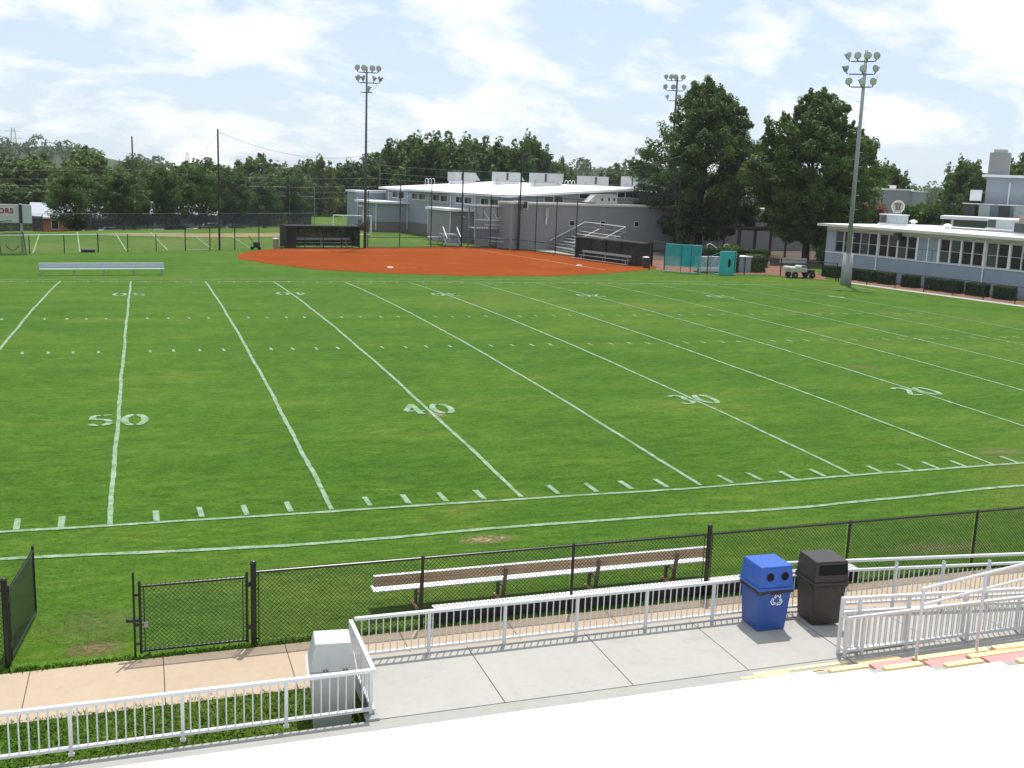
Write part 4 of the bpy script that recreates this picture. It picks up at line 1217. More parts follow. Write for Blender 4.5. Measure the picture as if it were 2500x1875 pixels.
# end wall under the rising eave, with clerestory windows
MB().add([LP(.02, -27.52, 5.3), LP(16.9, -27.52, 5.3), LP(16.9, -27.52, rp(16.9) - .31), LP(.02, -27.52, rp(0) - .31), LP(.02, -27.2, 5.3), LP(16.9, -27.2, 5.3), LP(16.9, -27.2, rp(16.9) - .31), LP(.02, -27.2, rp(0) - .31)],
         [(0, 1, 2, 3), (7, 6, 5, 4), (0, 4, 5, 1), (1, 5, 6, 2), (2, 6, 7, 3), (3, 7, 4, 0)]).build('end_wall', G_WALL2, sb)
B(0, .4, -27.5, 7.5, 5.352, 5.40).build('soffit', CREAM, sb)
for x0, x1 in ((4.2, 5.3), (5.45, 6.55), (8.7, 10.6), (10.8, 12.8), (13.85, 14.8), (14.95, 15.9), (15.95, 16.8)):
    z1 = rp((x0 + x1) / 2) - .40; z0 = 4.98 if x0 < 8 else 5.5 if x0 < 13 else 5.7
    f = B(x0 - .05, x1 + .05, -27.58, -27.50, z0 - .06, z1 + .05).build('window', TRIM, sb)
    B(x0, x1, -27.60, -27.585, z0, z1).build('pane', GLASS if x0 > 8 else GLASS_B, f)
def win_x(y0, y1, z0, z1, n=2, g=GLASS, root=sb, X=0.):
    """window in the long facade that faces the field"""
    f = B(X - .05, X - .002, y0 - .07, y1 + .07, z0 - .10, z1 + .06).build('window', TRIM, root)
    w = (y1 - y0) / n
    for i in range(n):
        B(X - .065, X - .052, y0 + w * i + .04, y0 + w * (i + 1) - .04, z0, z1).build('pane', g if i % 2 else GLASS_B, f)
for bay in range(-4, 2):
    y = bay * 6.45
    MB().tube(LP(-.08, y, .3), LP(-.08, y, 5.32), .06, 6).build('downspout', TRIM, sb)
    if True:
        win_x(y - 3.2, y - 1.35, 4.32, 5.02); win_x(y - 5.5, y - 3.6, 4.32, 5.02)
for y in (-8.0, -10.2):
    win_x(y - .5, y + .5, 2.3, 3.35, 2)
win_x(-14.4, -13.4, 2.3, 3.35, 2)
# rooftop air handlers
def unit(x, y, w, d, h, label, hood=1):
    z = rp(x) + .01
    t = tag(empty('rooftop_unit', LP(x, y, z)), label, 'rooftop unit', 'air handlers on the school roof')
    B(x + .15, x + w - .1, y + .1, y + d - .1, z - .25, z + .45).build('curb', ROOF_W, t)
    B(x, x + w, y, y + d, z + .46, z + h).build('cabinet', UNIT, t)
    B(x + w * .30, x + w * .40, y - .03, y - .005, z + .62, z + h - .1).build('louvre', LOUVRE, t)
    if hood:
        MB().add([LP(x + w, y + .1, z + h - .05), LP(x + w + .75, y + .1, z + .6), LP(x + w, y + .1, z + .6), LP(x + w, y + d - .1, z + h - .05), LP(x + w + .75, y + d - .1, z + .6), LP(x + w, y + d - .1, z + .6)],
                 [(0, 2, 1), (3, 4, 5), (0, 1, 4, 3), (1, 2, 5, 4)]).build('intake_hood', UNIT, t)
    MB().tube(LP(x - .3, y + .4, z), LP(x - .3, y + .4, z + .9), .06, 6).build('pipe', STEEL, t)
unit(9.0, 4.7, 3.2, 2.4, 1.65, 'rooftop unit at the left end of the white roof')
unit(11.8, -3.2, 3.0, 2.4, 1.65, 'rooftop unit beside the right backstop pole')
unit(11.75, -13.3, 2.9, 2.4, 1.65, 'rooftop unit in the middle of the white roof')
unit(14.9, -12.2, 1.1, 1.8, 1.45, 'narrow rooftop unit tucked behind a larger one', 0)
RB = tag(empty('rear_block', LP(25, -10, 0)), 'flat-roofed rear block behind the white sloping roof', 'building')
B(17.3, 36, -26, 7, -1, 6.2).build('wall', G_WALL2, RB); B(17.25, 36.1, -26.1, 7.1, 6.202, 6.4).build('parapet', TRIM, RB)
rp0 = rp
rp = lambda x: 6.40
unit(23.6, -6.5, 3.2, 3.0, 1.65, 'low rooftop unit towards the right end of the roof', 0)
unit(25.0, -14, 1.2, 2, 1.8, 'rooftop unit at the far right, next to the oak', 0)
rp = rp0
for (x, y, lb) in ((12.3, -19.7, 'white looped roof ladder at the right eave of the white roof'), (6.6, 7.7, 'white looped roof ladder on the far left roof edge')):
    t = MB(); z = rp(x)
    for q in (-.5, .0, .5):
        pts = [LP(x + q - .2, y, z - .2)] + [LP(x + q - .2 * math.cos(R(a)), y, z + .65 + .2 * math.sin(R(a))) for a in range(0, 181, 30)] + [LP(x + q + .2, y, z + .1)]
        t.path(pts, .035, 6)
    tag(t.build('roof_ladder', TRIM), lb, 'ladder')
# low block in front of the end wall
lb_ = tag(empty('low_block', LP(8, -30, 0)), 'windowless warm-grey low wing behind the aluminium bleachers', 'building')
B(-1.5, 46, -30.5, -27.62, -.3, 4.72).build('wall', G_WALL2, lb_)
B(-1.6, 46.1, -30.6, -27.60, 4.722, 4.95).build('parapet', CREAM, lb_)
for x0, x1 in ((5.72, 6.3), (9.75, 10.27), (14.33, 14.83)):
    f = B(x0 - .05, x1 + .05, -30.54, -30.502, 2.52, 3.16).build('window', TRIM, lb_)
    B(x0, x1, -30.56, -30.545, 2.6, 3.1).build('pane', GLASS, f)
B(2.55, 2.85, -30.85, -30.502, 3.4, 4.4).build('downspout_head', UNIT, lb_)
MB().tube(LP(2.7, -30.7, 3.4), LP(2.7, -30.62, 2.7), .1, 8).build('downspout', TRIM, lb_)
for x0, x1 in ((24.2, 25.9),):
    f = B(x0 - .08, x1 + .08, -30.56, -30.502, .92, 2.35).build('window', TRIM, lb_)
    B(x0, (x0 + x1) / 2 - .04, -30.58, -30.562, 1.0, 2.3).build('pane', GLASS, f); B((x0 + x1) / 2 + .04, x1, -30.58, -30.562, 1.0, 2.3).build('pane', GLASS, f)
t = tag(empty('condenser', LP(9.5, -28.8, 4.95)), 'grey condenser with sloped intake standing on the low wing', 'rooftop unit')
B(9.6, 12.4, -29.6, -28.2, 4.96, 6.0).build('cabinet', UNIT, t)
MB().add([LP(9.6, -29.5, 5.9), LP(8.6, -29.5, 5.1), LP(9.6, -29.5, 5.1), LP(9.6, -28.3, 5.9), LP(8.6, -28.3, 5.1), LP(9.6, -28.3, 5.1)], [(0, 1, 2), (3, 5, 4), (0, 3, 4, 1), (1, 4, 5, 2)]).build('intake_hood', UNIT, t)
for x in (10.3, 11.2, 11.9):
    B(x, x + .22, -29.64, -29.605, 5.3, 5.6).build('louvre', LOUVRE, t)
# entry block, left wing, small block
en = tag(empty('entry_block', LP(-3, 2, 0)), 'small grey entry block with a white canopy roof left of the facade', 'building')
B(-4.4, -.02, 0, 6, 1.25, 3.6).build('wall', G_WALL, en); B(-4.42, -.02, -.02, 6, -1, 1.25).build('foundation', G_FOUND, en)
B(-4.9, -.02, -.45, 6.6, 3.602, 3.85).build('roof', ROOF_W, en)
MB().tube(LP(-4.45, -.08, .2), LP(-4.45, -.08, 3.6), .06, 6).build('downspout', TRIM, en)
f = B(-4.47, -4.402, 3.6, 4.6, .9, 2.9).build('door', TRIM, en); B(-4.9, -4.4, 3.2, 5.2, 3.0, 3.12).build('door_canopy', TRIM, en)
for i in range(5):
    B(-5.6 - .3 * i, -4.45 - .3 * i, 3.4, 5.0, -.1, .75 - .16 * i).build('step', G_FOUND, en)
wg = tag(empty('left_wing', LP(-3, 12, 0)), 'grey wing of the school at its left end, behind the floodlight', 'building')
B(-3.9, 3, 8.25, 12, -2, 4.75).build('wall', G_WALL, wg); B(-4.1, 3, 8.22, 12.2, 4.752, 5.0).build('roof', ROOF_W, wg)
for x0 in (-3.6, -2.2):
    f = B(x0, x0 + .7, 8.17, 8.24, 1.2, 3.1).build('window', TRIM, wg); B(x0 + .06, x0 + .64, 8.14, 8.165, 1.26, 3.04).build('pane', GLASS, f)
B(-2.5, -.9, 7.6, 8.24, 3.2, 3.32).build('door_canopy', TRIM, wg)
MB().tube(LP(-3.85, 8.15, 0), LP(-3.85, 8.15, 4.2), .06, 6).build('downspout', TRIM, wg)
sm = tag(empty('stair_block', LP(-1.5, -16, 0)), 'small grey block with white roof next to the viewing tower', 'building')
B(-3.0, -.06, -19, -13, -.2, 3.45).build('wall', G_WALL2, sm); B(-3.3, -.06, -19.4, -12.7, 3.452, 3.72).build('roof', ROOF_W, sm)
MB().tube(LP(-3.05, -19.08, .2), LP(-3.05, -19.08, 3.4), .06, 6).build('downspout', TRIM, sm)
MB().tube(LP(-1.4, -19.05, 2.9), LP(-1.4, -19.5, 2.8), .05, 6).build('wall_lamp', TRIM, sm)

# viewing tower beside the backstop
tw = tag(empty('viewing_tower', (36, 86, 0)), 'weathered grey viewing tower with railed deck behind the backstop', 'tower')
x0, x1, y0, y1 = 34.3, 37.5, 85.9, 88.4
for x in (x0, (x0 + x1) / 2, x1):
    for y in (y0, y1):
        MB().box(x - .07, x + .07, y - .07, y + .07, 0, 4.4).build('post', WOOD_G, tw)
MB().box(x0 + .06, 36.0, y0 + .02, y0 + .07, .15, 1.05).build('lower_panel', WOOD_G, tw)
MB().box(x0 + .06, x1 - .06, y0 + .02, y0 + .06, 1.10, 1.9).build('lower_panel', M('faded_blue_panel', (.20, .22, .27), .8, .1, 2), tw)
MB().box(x0 - .1, x1 + .1, y0 - .1, y1 + .1, 1.92, 2.02).build('deck', WOOD_G, tw)
for i in range(12):
    MB().box(x0 + .27 * i, x0 + .27 * i + .10, y0 - .06, y0 - .03, 2.03, 2.85).build('baluster', WOOD_G, tw)
MB().box(x0 - .1, x1 + .1, y0 - .10, y0 - .02, 2.86, 2.96).build('deck_rail', TRIM, tw)
MB().box(35.3, x1 - .3, y0 - .14, y0 - .09, 2.35, 2.45).build('shelf', CREAM, tw)
for i in range(7):
    MB().box(x0 - .3 + .55 * i, x0 - .2 + .55 * i, y0 - .5, y1 + .3, 4.2, 4.35).build('rafter', WOOD_G, tw)
for y in (y0 - .4, y0 + .6, y1 + .2):
    MB().box(x0 - .5, x1 + .3, y, y + .18, 4.36, 4.44).build('roof_slat', TRIM, tw)
for x in (35.2, 36.2):
    MB().bar((x, y0 + .1, 3.85), (x + .55, y0 + .1, 3.05), .08, .08).build('brace', TRIM, tw)
# wooden steps by the tower and a picnic table
stp = tag(empty('wooden_steps', (31.9, 86.6, 0)), 'short flight of grey steps with white handrails by the backstop', 'steps')
for i in range(6):
    MB().box(31.3, 32.75, 86.2 + .28 * i, 86.6 + .28 * i, .19 * i + .10, .19 * i + .18).build('tread', WOOD_G, stp)
for x in (31.25, 32.8):
    MB().bar((x, 86.15, .05), (x, 87.9, 1.15), .06, .22).build('stringer', WOOD_G, stp)
    MB().bar((x, 86.1, .85), (x, 87.9, 2.0), .07, .07).build('handrail', TRIM, stp)
    MB().box(x - .04, x + .04, 86.1, 86.18, 0, .9).build('post', WOOD_G, stp); MB().box(x - .04, x + .04, 87.8, 87.9, 0, 2.0).build('post', WOOD_G, stp)
MB().box(31.2, 32.9, 87.9, 89.6, 1.12, 1.22).build('landing', WOOD_G, stp)
pt = tag(empty('picnic_table', (31.1, 90.4, 0)), 'white-topped picnic table on the grass behind the backstop', 'picnic table')
MB().box(30.3, 32.0, 90.0, 90.8, .70, .75).build('table_top', TARP_W, pt, bevel=.02)
for y in (89.5, 91.05): MB().box(30.35, 31.95, y, y + .26, .42, .46).build('seat', WOOD_G, pt)
for x in (30.7, 31.6):
    MB().bar((x, 89.5, .0), (x, 90.6, .70), .06, .06).build('leg', WOOD_G, pt); MB().bar((x, 91.3, .0), (x, 90.2, .70), .06, .06).build('leg', WOOD_G, pt)
    MB().bar((x, 89.5, .40), (x, 91.3, .40), .05, .06).build('cross_beam', WOOD_G, pt)

# aluminium bleachers
bl = tag(empty('bleachers', (44, 79, 0)), 'aluminium bleachers with pipe railing in front of the warm-grey wing', 'bleachers')
BO = (41.95, 83.6); BX = (.03, -1.0); BY = (1.0, .03)
bb = lambda *a: MB().obox(BO, BX, BY, *a)
bp_ = lambda x, y, z: V(BO[0] + BX[0] * x + BY[0] * y, BO[1] + BX[1] * x + BY[1] * y, z)
LB = 9.6
for k in range(7):
    z = .42 + .27 * k; y = .55 * k
    bb(0, LB, y, y + .26, z, z + .045).build('seat_plank', ALU, bl)
    bb(0, LB, y + .3, y + .54, z - .30, z - .26).build('foot_plank', ALU, bl)
    bb(0, LB, y + .28, y + .30, z - .24, z - .02).build('riser', STEEL, bl)
for x in (.4, LB / 2, LB - .4):
    MB().bar(bp_(x, 0, .1), bp_(x, 3.9, 1.95), .06, .08).build('stringer', STEEL, bl)
    for y in (.8, 2.2, 3.6):
        MB().tube(bp_(x, y, 0), bp_(x, y, .25 + .48 * y), .03, 6).build('leg', STEEL, bl)
m_ = [(0, 0, 1.0), (0, 4.0, 3.05), (LB, 4.0, 3.05), (LB, 0, 1.0)]
for a, b in zip(m_[:-1], m_[1:]):
    MB().tube(bp_(*a), bp_(*b), .035, 8).build('top_rail', TRIM, bl)
    lo = lambda q: bp_(q[0], q[1], q[2] - .5)
    MB().tube(lo(a), lo(b), .025, 8).build('middle_rail', STEEL, bl)
    MB().poly([bp_(a[0], a[1], a[2] - 1), bp_(b[0], b[1], b[2] - 1), bp_(*b), bp_(*a)]).build('rail_mesh', NET_F, bl)
for x in (0, LB * .25, LB * .5, LB * .75, LB):
    MB().tube(bp_(x, 4.0, .2), bp_(x, 4.0, 3.05), .03, 6).build('rail_post', STEEL, bl)
for x in (0, LB):
    for y in (.1, 1.4, 2.7):
        MB().tube(bp_(x, y, .2 + .45 * y), bp_(x, y, 1.0 + .51 * y), .025, 6).build('rail_post', STEEL, bl)
MB().tube(bp_(LB * .55, .2, 1.1), bp_(LB * .55, 3.2, 2.6), .03, 8).build('aisle_rail', TRIM, bl)
# low pipe rails of the ramp behind the backstop
rr = tag(empty('ramp_rail', (40, 87, 0)), 'white pipe ramp rails running down behind the backstop', 'handrail')
for (a, b) in (((37.9, 87.6, 2.0), (41.2, 85.2, 1.05)), ((37.9, 87.6, 1.7), (41.2, 85.2, .75)), ((35.6, 85.3, 1.1), (38.2, 84.2, 1.0)), ((35.6, 85.3, .75), (38.2, 84.2, .65))):
    MB().tube(a, b, .035, 6).build('rail', TRIM, rr)
for p in ((41.2, 85.2, 1.05), (39.6, 86.4, 1.5), (38.2, 84.2, 1.0), (43.2, 87.4, 1.05)):
    MB().tube((p[0], p[1], 0), p, .03, 6).build('post', TRIM, rr)

# ================================================================== RIGHT LOW BUILDING
F0 = (58.72, 58.5); FX = (.19, -.98); FYv = (.98, .19)          # along the wall, into the building
def Q(*a): return MB().obox(F0, FX, FYv, *a)
def QP(x, y, z): return V(F0[0] + FX[0] * x + FYv[0] * y, F0[1] + FX[1] * x + FYv[1] * y, z)
rbd = tag(empty('classroom_building', (*F0, 0)), 'low blue-grey classroom building with rows of dark windows at right', 'building')
LW = 30
Q(0, LW, 0, .25, -.1, 2.02).build('wall', B_WALL, rbd)
Q(0, LW, -.03, .25, 3.92, 4.28).build('header', CREAM, rbd)
Q(0, LW, .25, 14, -.1, 4.27).build('wall_core', B_WALL, rbd)
MB().slab([QP(-.5, -.75, 4.46), QP(LW + .5, -.75, 4.46), QP(LW + .5, 14.3, 4.46), QP(-.5, 14.3, 4.46)][::1], .18).build('roof', ROOF_W, rbd)
Q(-.5, LW, -.79, -.75, 4.25, 4.47).build('fascia', CREAM, rbd)
Q(-.3, LW, -.74, -.02, 4.262, 4.279).build('soffit', CREAM, rbd)
bays = []
x = 1.1
plan = [(1.1, 1), (2.05, 1), (2.98, 1), (3.90, 1), (4.82, 1), (5.95, 1), (6.90, 1), (7.9, 1), (8.85, 1), (9.95, 0), (10.95, 0), (12.05, 1), (13.05, 1), (14.1, 1), (15.1, 1), (16.3, 1), (17.25, 1), (18.35, 1), (19.3, 1), (20.4, 1), (21.3, 1), (22.4, 1), (23.3, 1), (24.4, 1), (25.3, 1)]
Q(0, 1.08, 0, .25, 2.03, 3.91).build('pier', B_WALL, rbd)
for i, (a, kind) in enumerate(plan):
    b = plan[i + 1][0] if i + 1 < len(plan) else a + 1
    wdt = .90 if b - a > .90 else b - a - .04
    Q(a + wdt, b, -.02, .2, 2.03, 3.91).build('mullion', TRIM, rbd)
    if kind:
        f = Q(a + .01, a + wdt - .01, .08, .14, 2.04, 3.90).build('window', TRIM, rbd)
        Q(a + .05, a + wdt - .05, .05, .075, 2.98, 3.86).build('pane', GLASS if i % 3 else GLASS_B, f)
        Q(a + .05, a + wdt - .05, .05, .075, 2.09, 2.94).build('pane', GLASS if (i + 1) % 4 else GLASS_B, f)
    else:
        p = Q(a, a + wdt, .02, .14, 2.04, 3.90).build('infill_panel', B_WALL, rbd)
        Q(a + .42, a + .45, .005, .019, 2.04, 2.9).build('panel_joint', LOUVRE, p)
        Q(a, a + wdt, .005, .019, 2.92, 2.95).build('panel_joint', LOUVRE, p)
Q(0, LW, -.06, .0, 1.94, 2.02).build('sill', TRIM, rbd)
for a in (5.86, 16.2):
    MB().tube(QP(a, -.08, .2), QP(a, -.08, 4.2), .06, 6).build('downspout', TRIM, rbd)
Q(7.75, 8.25, -.5, -.05, 3.55, 4.1).build('wall_lamp', LOUVRE, rbd)
m = MB()
pr_ = None
for i in range(49):
    u = i / 48 * 26; z = 4.10 - .16 * abs(math.sin(u * 1.2)); p = QP(u, -.10, z)
    if pr_ is not None: m.tube(pr_, p, .012, 5, cap=False)
    pr_ = p
m.build('hanging_cable', STEEL, rbd)
def runit(x, y, w, d, h, label, tan=False):
    t = tag(empty('rooftop_unit', QP(x, y, 4.46)), label, 'rooftop unit')
    Q(x - .1, x + w + .1, y - .1, y + d + .1, 4.462, 4.62).build('curb', ROOF_W, t)
    Q(x, x + w, y, y + d, 4.622, 4.46 + h).build('cabinet', UNIT2, t)
    Q(x - .08, x + w + .08, y - .08, y + d + .08, 4.46 + h, 4.52 + h).build('lid', TRIM if not tan else UNIT_T, t)
    Q(x + .06, x + w * .38, y - .03, y - .004, 4.7, 4.40 + h).build('louvre', LOUVRE, t)
    if tan:
        MB().obox(F0, FX, FYv, x + .3, x + w, y + .1, y + d, 4.521 + h, 5.0 + h).build('cowl', UNIT_T, t)
runit(.9, 5.6, 2.0, 1.4, .95, 'pale rooftop unit with dark louvre under the round sign')
runit(16.1, 3.2, 2.6, 2.4, 1.0, 'stained rooftop unit with tan cowl at the right edge', True)
runit(7.4, 12.0, 2.2, 1.8, .95, 'stained grey rooftop unit behind the one with the tan cowl')
for i, (x, y, lb) in enumerate(((.3, 10.9, 'white mushroom vent beside the pale rooftop unit'), (8.2, 5.6, 'white mushroom vent in the middle of the low roof'))):
    t = tag(empty('roof_vent', QP(x, y, 4.46)), lb, 'roof vent', 'mushroom vents')
    MB().lathe(QP(x, y, 4.462), [(.55, 0), (.5, .06), (.2, .08), (.2, .25)], 14).build('stack', TRIM, t)
    MB().lathe(QP(x, y, 4.71), [(.38, 0), (.38, .1), (.2, .22), (.03, .26)], 14).build('cap', TRIM, t)
tag(Q(7.0, 16, 7.6, 7.9, 4.461, 4.62).build('roof_duct', WOOD_G), 'long brown pipe curb lying across the low roof', 'duct')
# round emblem sign on the roof
c = QP(.1, 8.8, 6.12); d = Vector((c.x - .8, c.y + 22, 0)).normalized()
rs = tag(empty('round_sign', QP(.1, 8.8, 4.46)), 'round tan sign with a raised emblem standing above the low roof', 'sign')
MB().lathe(c, [(.56, 0), (.60, .03), (.60, .09), (.56, .12)], 28, -d).build('disc', M('tan_sign_board', (.42, .36, .30), .7, .1, 4), rs)
m = MB().lathe(c - d * .13, [(.58, 0), (.58, .03), (.50, .03), (.50, 0)], 28, -d); m.build('rim', CREAM, rs)
sx = Vector((d.y, -d.x, 0)); e = MB()
for (u0, z0, u1, z1, w) in ((-.30, .26, .30, .26, .09), (-.20, .20, -.10, -.20, .10), (.20, .20, .10, -.20, .10), (-.02, .2, -.02, -.1, .07), (-.24, -.24, .24, -.24, .08)):
    e.bar(c - d * .14 + sx * u0 + V(0, 0, z0), c - d * .14 + sx * u1 + V(0, 0, z1), w, .04, up=tuple(-d))
e.build('emblem', M('brown_emblem', (.13, .09, .07), .7), rs)
for q in (-.35, .35):
    MB().tube(c + sx * q + V(0, 0, -.3), c + sx * q + V(0, 0, -1.7), .04, 6).build('post', STEEL, rs)

# covered walk and tall block further right
cw = tag(empty('covered_walk', (78, 64, 0)), 'white flat canopy of a covered walk behind the low roof', 'canopy')
a, b = V(75.0, 63.1, 0), V(92, 44.5, 0); ux = (b - a).normalized(); uy = V(-ux.y, ux.x, 0)
CO = (a.x, a.y); cx_ = (ux.x, ux.y); cy_ = (uy.x, uy.y)
MB().obox(CO, cx_, cy_, 0, 28, -.2, 4, 5.05, 5.36).build('roof', ROOF_W, cw)
for x in (1, 7, 13, 19, 25):
    MB().obox(CO, cx_, cy_, x, x + .2, .1, .3, 0, 5.04).build('column', TRIM, cw)
MB().obox(CO, cx_, cy_, .5, 28, 3.4, 3.6, 0, 5.04).build('rear_wall', G_WALL2, cw)
tb = tag(empty('tall_block', (86, 66, 0)), 'tall grey block with a square chimney tower at the right edge', 'building')
TO = (83.6, 66.8); ta = (.70, -.714); tb_ = (.714, .70)
T = lambda *q: MB().obox(TO, ta, tb_, *q)
T(0, 16, 0, 12, -1, 9.35).build('wall', G_WALL, tb)
T(-.5, 16.5, -.5, 12.5, 9.352, 9.6).build('roof', ROOF_W, tb)
T(-.1, 1.9, 1.6, 3.8, 9.602, 11.9).build('chimney_tower', G_WALL2, tb)
T(.25, 1.55, 2.0, 3.4, 11.902, 12.25).build('tower_cap', UNIT, tb)
MB().tube(V(TO[0] + ta[0] * 2.2 - tb_[0] * .1, TO[1] + ta[1] * 2.2 - tb_[1] * .1, 5.4), V(TO[0] + ta[0] * 2.2 - tb_[0] * .1, TO[1] + ta[1] * 2.2 - tb_[1] * .1, 8.8), .08, 6).build('downspout', TRIM, tb)
for k in range(2):
    t = tag(empty('condenser_rack', (TO[0], TO[1], 5.4)), ('left' if k == 0 else 'right') + ' rack of grey condensers standing before the tall block', 'rooftop unit', 'condenser racks')
    for q in range(2):
        T(-1.8 + 3.3 * k + 1.45 * q, -.75 + 3.3 * k + 1.45 * q, -2.2, -1.3, 5.37, 6.5).build('cabinet', UNIT2 if q else LOUVRE, t)
    T(-2.0 + 3.3 * k, 1.1 + 3.3 * k, -2.3, -1.2, 6.55, 6.63).build('top_bar', TRIM, t)
t = T(-1.4, -.3, -1, -.1, 6.9, 8.0); 
tag(t.build('cooler_box', TRIM), 'white box cooler on the left corner of the tall block', 'cooler')
mb = tag(empty('stucco_building', (97, 94, 0)), 'pale grey two-storey building with two small windows behind the round sign', 'building')
MO = (95.0, 99.3); ma = (.74, -.67); mb2 = (.67, .74)
S_ = lambda *q: MB().obox(MO, ma, mb2, *q)
S_(-4, 4.5, 0, 9, -1, 7.75).build('wall', G_WALL2, mb); S_(4.5, 6.3, .6, 9, -1, 7.6).build('bay', G_WALL, mb)
S_(-4.1, 4.6, -.1, 9.1, 7.752, 7.95).build('parapet', TRIM, mb); S_(4.62, 6.4, .5, 9.1, 7.602, 7.8).build('parapet', TRIM, mb)
f = S_(-.2, .6, -.06, -.005, 5.3, 6.1).build('window', TRIM, mb); S_(-.14, .54, -.09, -.065, 5.36, 6.04).build('pane', GLASS, f)
f = S_(4.8, 6.05, .53, .595, 4.3, 5.9).build('window', TRIM, mb)
for i in range(2):
    for j in range(2):
        S_(4.86 + .6 * i, 5.40 + .6 * i, .505, .525, 4.36 + .76 * j, 5.04 + .76 * j).build('pane', GLASS, f)
S_(1.8, 2.6, 1, 1.8, 7.952, 8.4).build('roof_vent', TRIM, mb)
lb2 = tag(empty('white_annex', (88, 98, 0)), 'low pale annex seen under the smaller dark tree', 'building')
MO = (85.5, 102.8)
S_(-1, 8.4, -1, 6, -1, 5.6).build('wall', TRIM, lb2); S_(-1.1, 8.5, -1.1, 6.1, 5.602, 5.8).build('parapet', ROOF_W, lb2)
f = S_(5.6, 7.2, -1.06, -1.005, 3.6, 4.9).build('window', LOUVRE, lb2); S_(6.5, 7.1, -1.08, -1.065, 3.7, 4.8).build('pane', GLASS, f)

# fence, hedges and shrubs before the classroom building
rf = tag(empty('side_fence', (57, 43, 0)), 'black chain-link fence in front of the clipped hedge at right', 'fence')
rp_ = [(55.0, 51.2), (55.75, 48.5), (56.45, 45.95), (57.15, 43.5), (57.75, 41.1), (58.2, 38.5), (58.5, 35.8), (58.9, 33), (59.3, 30)]
for x, y in rp_:
    MB().tube((x, y, -.05), (x, y, 1.25), .04, 8).build('post', BLACKD, rf)
for a, b in zip(rp_[:-1], rp_[1:]):
    MB().tube((*a, 1.24), (*b, 1.24), .025, 8).build('top_rail', BLACKD, rf)
    MB().poly([(*a, .03), (*b, .03), (*b, 1.24), (*a, 1.24)]).build('chain_link', NET_F, rf)
def shrub(name, c, w, d, h, rot_, mat, label, group=None, seed=0, box=True, leaf=.12, n=3200, cat='shrub'):
    """clipped or loose shrub: dense shell of leaves over a dark core"""
    rng = np.random.default_rng(seed)
    t = tag(empty(name, (c[0], c[1], c[2] if len(c) > 2 else 0)), label, cat, group)
    t.rotation_euler = (0, 0, rot_)
    if box:
        u = rng.uniform(-1, 1, (n, 3)); ax = rng.integers(0, 3, n); sg = np.sign(u[np.arange(n), ax]); u[np.arange(n), ax] = sg * rng.uniform(.86, 1.03, n)
        P = u * np.array([w / 2, d / 2, h / 2]) + np.array([0, 0, h / 2])
    else:
        u = rng.normal(size=(n, 3)); u /= np.linalg.norm(u, axis=1)[:, None]; u *= rng.uniform(.6, 1.05, n)[:, None] * (1 + .18 * np.sin(5 * u[:, :1] + seed) + .12 * np.sin(7 * u[:, 1:2]))
        P = u * np.array([w / 2, d / 2, h / 2]) + np.array([0, 0, h / 2])
    nr = rng.normal(size=(n, 3)) + u; nr /= np.linalg.norm(nr, axis=1)[:, None]
    a = np.cross(nr, rng.normal(size=(n, 3))); a /= np.linalg.norm(a, axis=1)[:, None]; b = np.cross(nr, a)
    s = leaf * rng.uniform(.6, 1.4, n)[:, None]
    V4 = np.stack([P - a * s, P - b * s * .6, P + a * s, P + b * s * .6], 1).reshape(-1, 3)
    link('foliage', quads_mesh(V4, mat), t)
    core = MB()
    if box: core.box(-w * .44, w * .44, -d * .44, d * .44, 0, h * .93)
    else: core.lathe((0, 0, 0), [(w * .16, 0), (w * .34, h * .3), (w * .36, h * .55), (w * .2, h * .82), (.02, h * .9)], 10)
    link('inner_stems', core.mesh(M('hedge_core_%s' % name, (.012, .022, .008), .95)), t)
    if len(c) > 2 and c[2] > 1:
        st = MB()
        for q in (-.3, 0, .3): st.tube((q * w * .4, 0, -c[2] - .1), (q * w * .9, 0, h * .4), .07, 6)
        link('stem', st.mesh(BARK), t)
    return t
hx = [(1.4, 1.5), (3.5, 1.3), (5.4, 1.3), (7.4, 1.2), (9.8, 1.25), (12.1, 1.3), (13.8, 1.2), (15.9, 1.5), (18.2, 1.4)]
for i, (x, w) in enumerate(hx):
    p = QP(x + 1.6, -2.2, 0)
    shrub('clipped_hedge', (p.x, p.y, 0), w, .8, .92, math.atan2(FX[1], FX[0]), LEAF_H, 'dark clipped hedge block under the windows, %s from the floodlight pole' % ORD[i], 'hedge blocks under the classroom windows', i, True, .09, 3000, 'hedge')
shrub('crape_myrtle', (80.5, 80.8, 3.9), 3.2, 2.4, 2.2, 0, LEAF_P, 'pink flowering shrub above the low roof', None, 5, False, .2, 2200)
shrub('round_bush', (81.1, 73.2, 3.9), 4.6, 3.4, 2.3, .3, LEAF_M, 'broad green bush above the low roof right of the round sign', None, 6, False, .22, 3000)
shrub('square_shrub', (52.2, 59.5, 0), 1.5, 1.2, 1.5, .2, LEAF_M, 'squared green shrub right of the blue-grey cabinet by the teal screens', None, 8, True, .10, 2600)
shrub('square_shrub', (49.3, 58.9, 0), 1.2, 1.0, 1.6, .2, LEAF_M, 'leafy shrub directly behind the tall teal pad', None, 9, True, .10, 2400)
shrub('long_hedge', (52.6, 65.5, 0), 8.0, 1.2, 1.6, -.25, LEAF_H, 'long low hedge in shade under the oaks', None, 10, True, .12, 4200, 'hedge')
shrub('yucca', (54.6, 78, 0), 1.6, 1.6, 2.6, 0, LEAF_H, 'pointed dark shrub beside the left oak trunk', None, 11, False, .18, 1400)
shrub('loose_bush', (56.0, 70, 0), 2.4, 2.0, 1.7, 0, LEAF_L, 'loose bright bush behind the long low hedge', None, 12, False, .14, 2200)
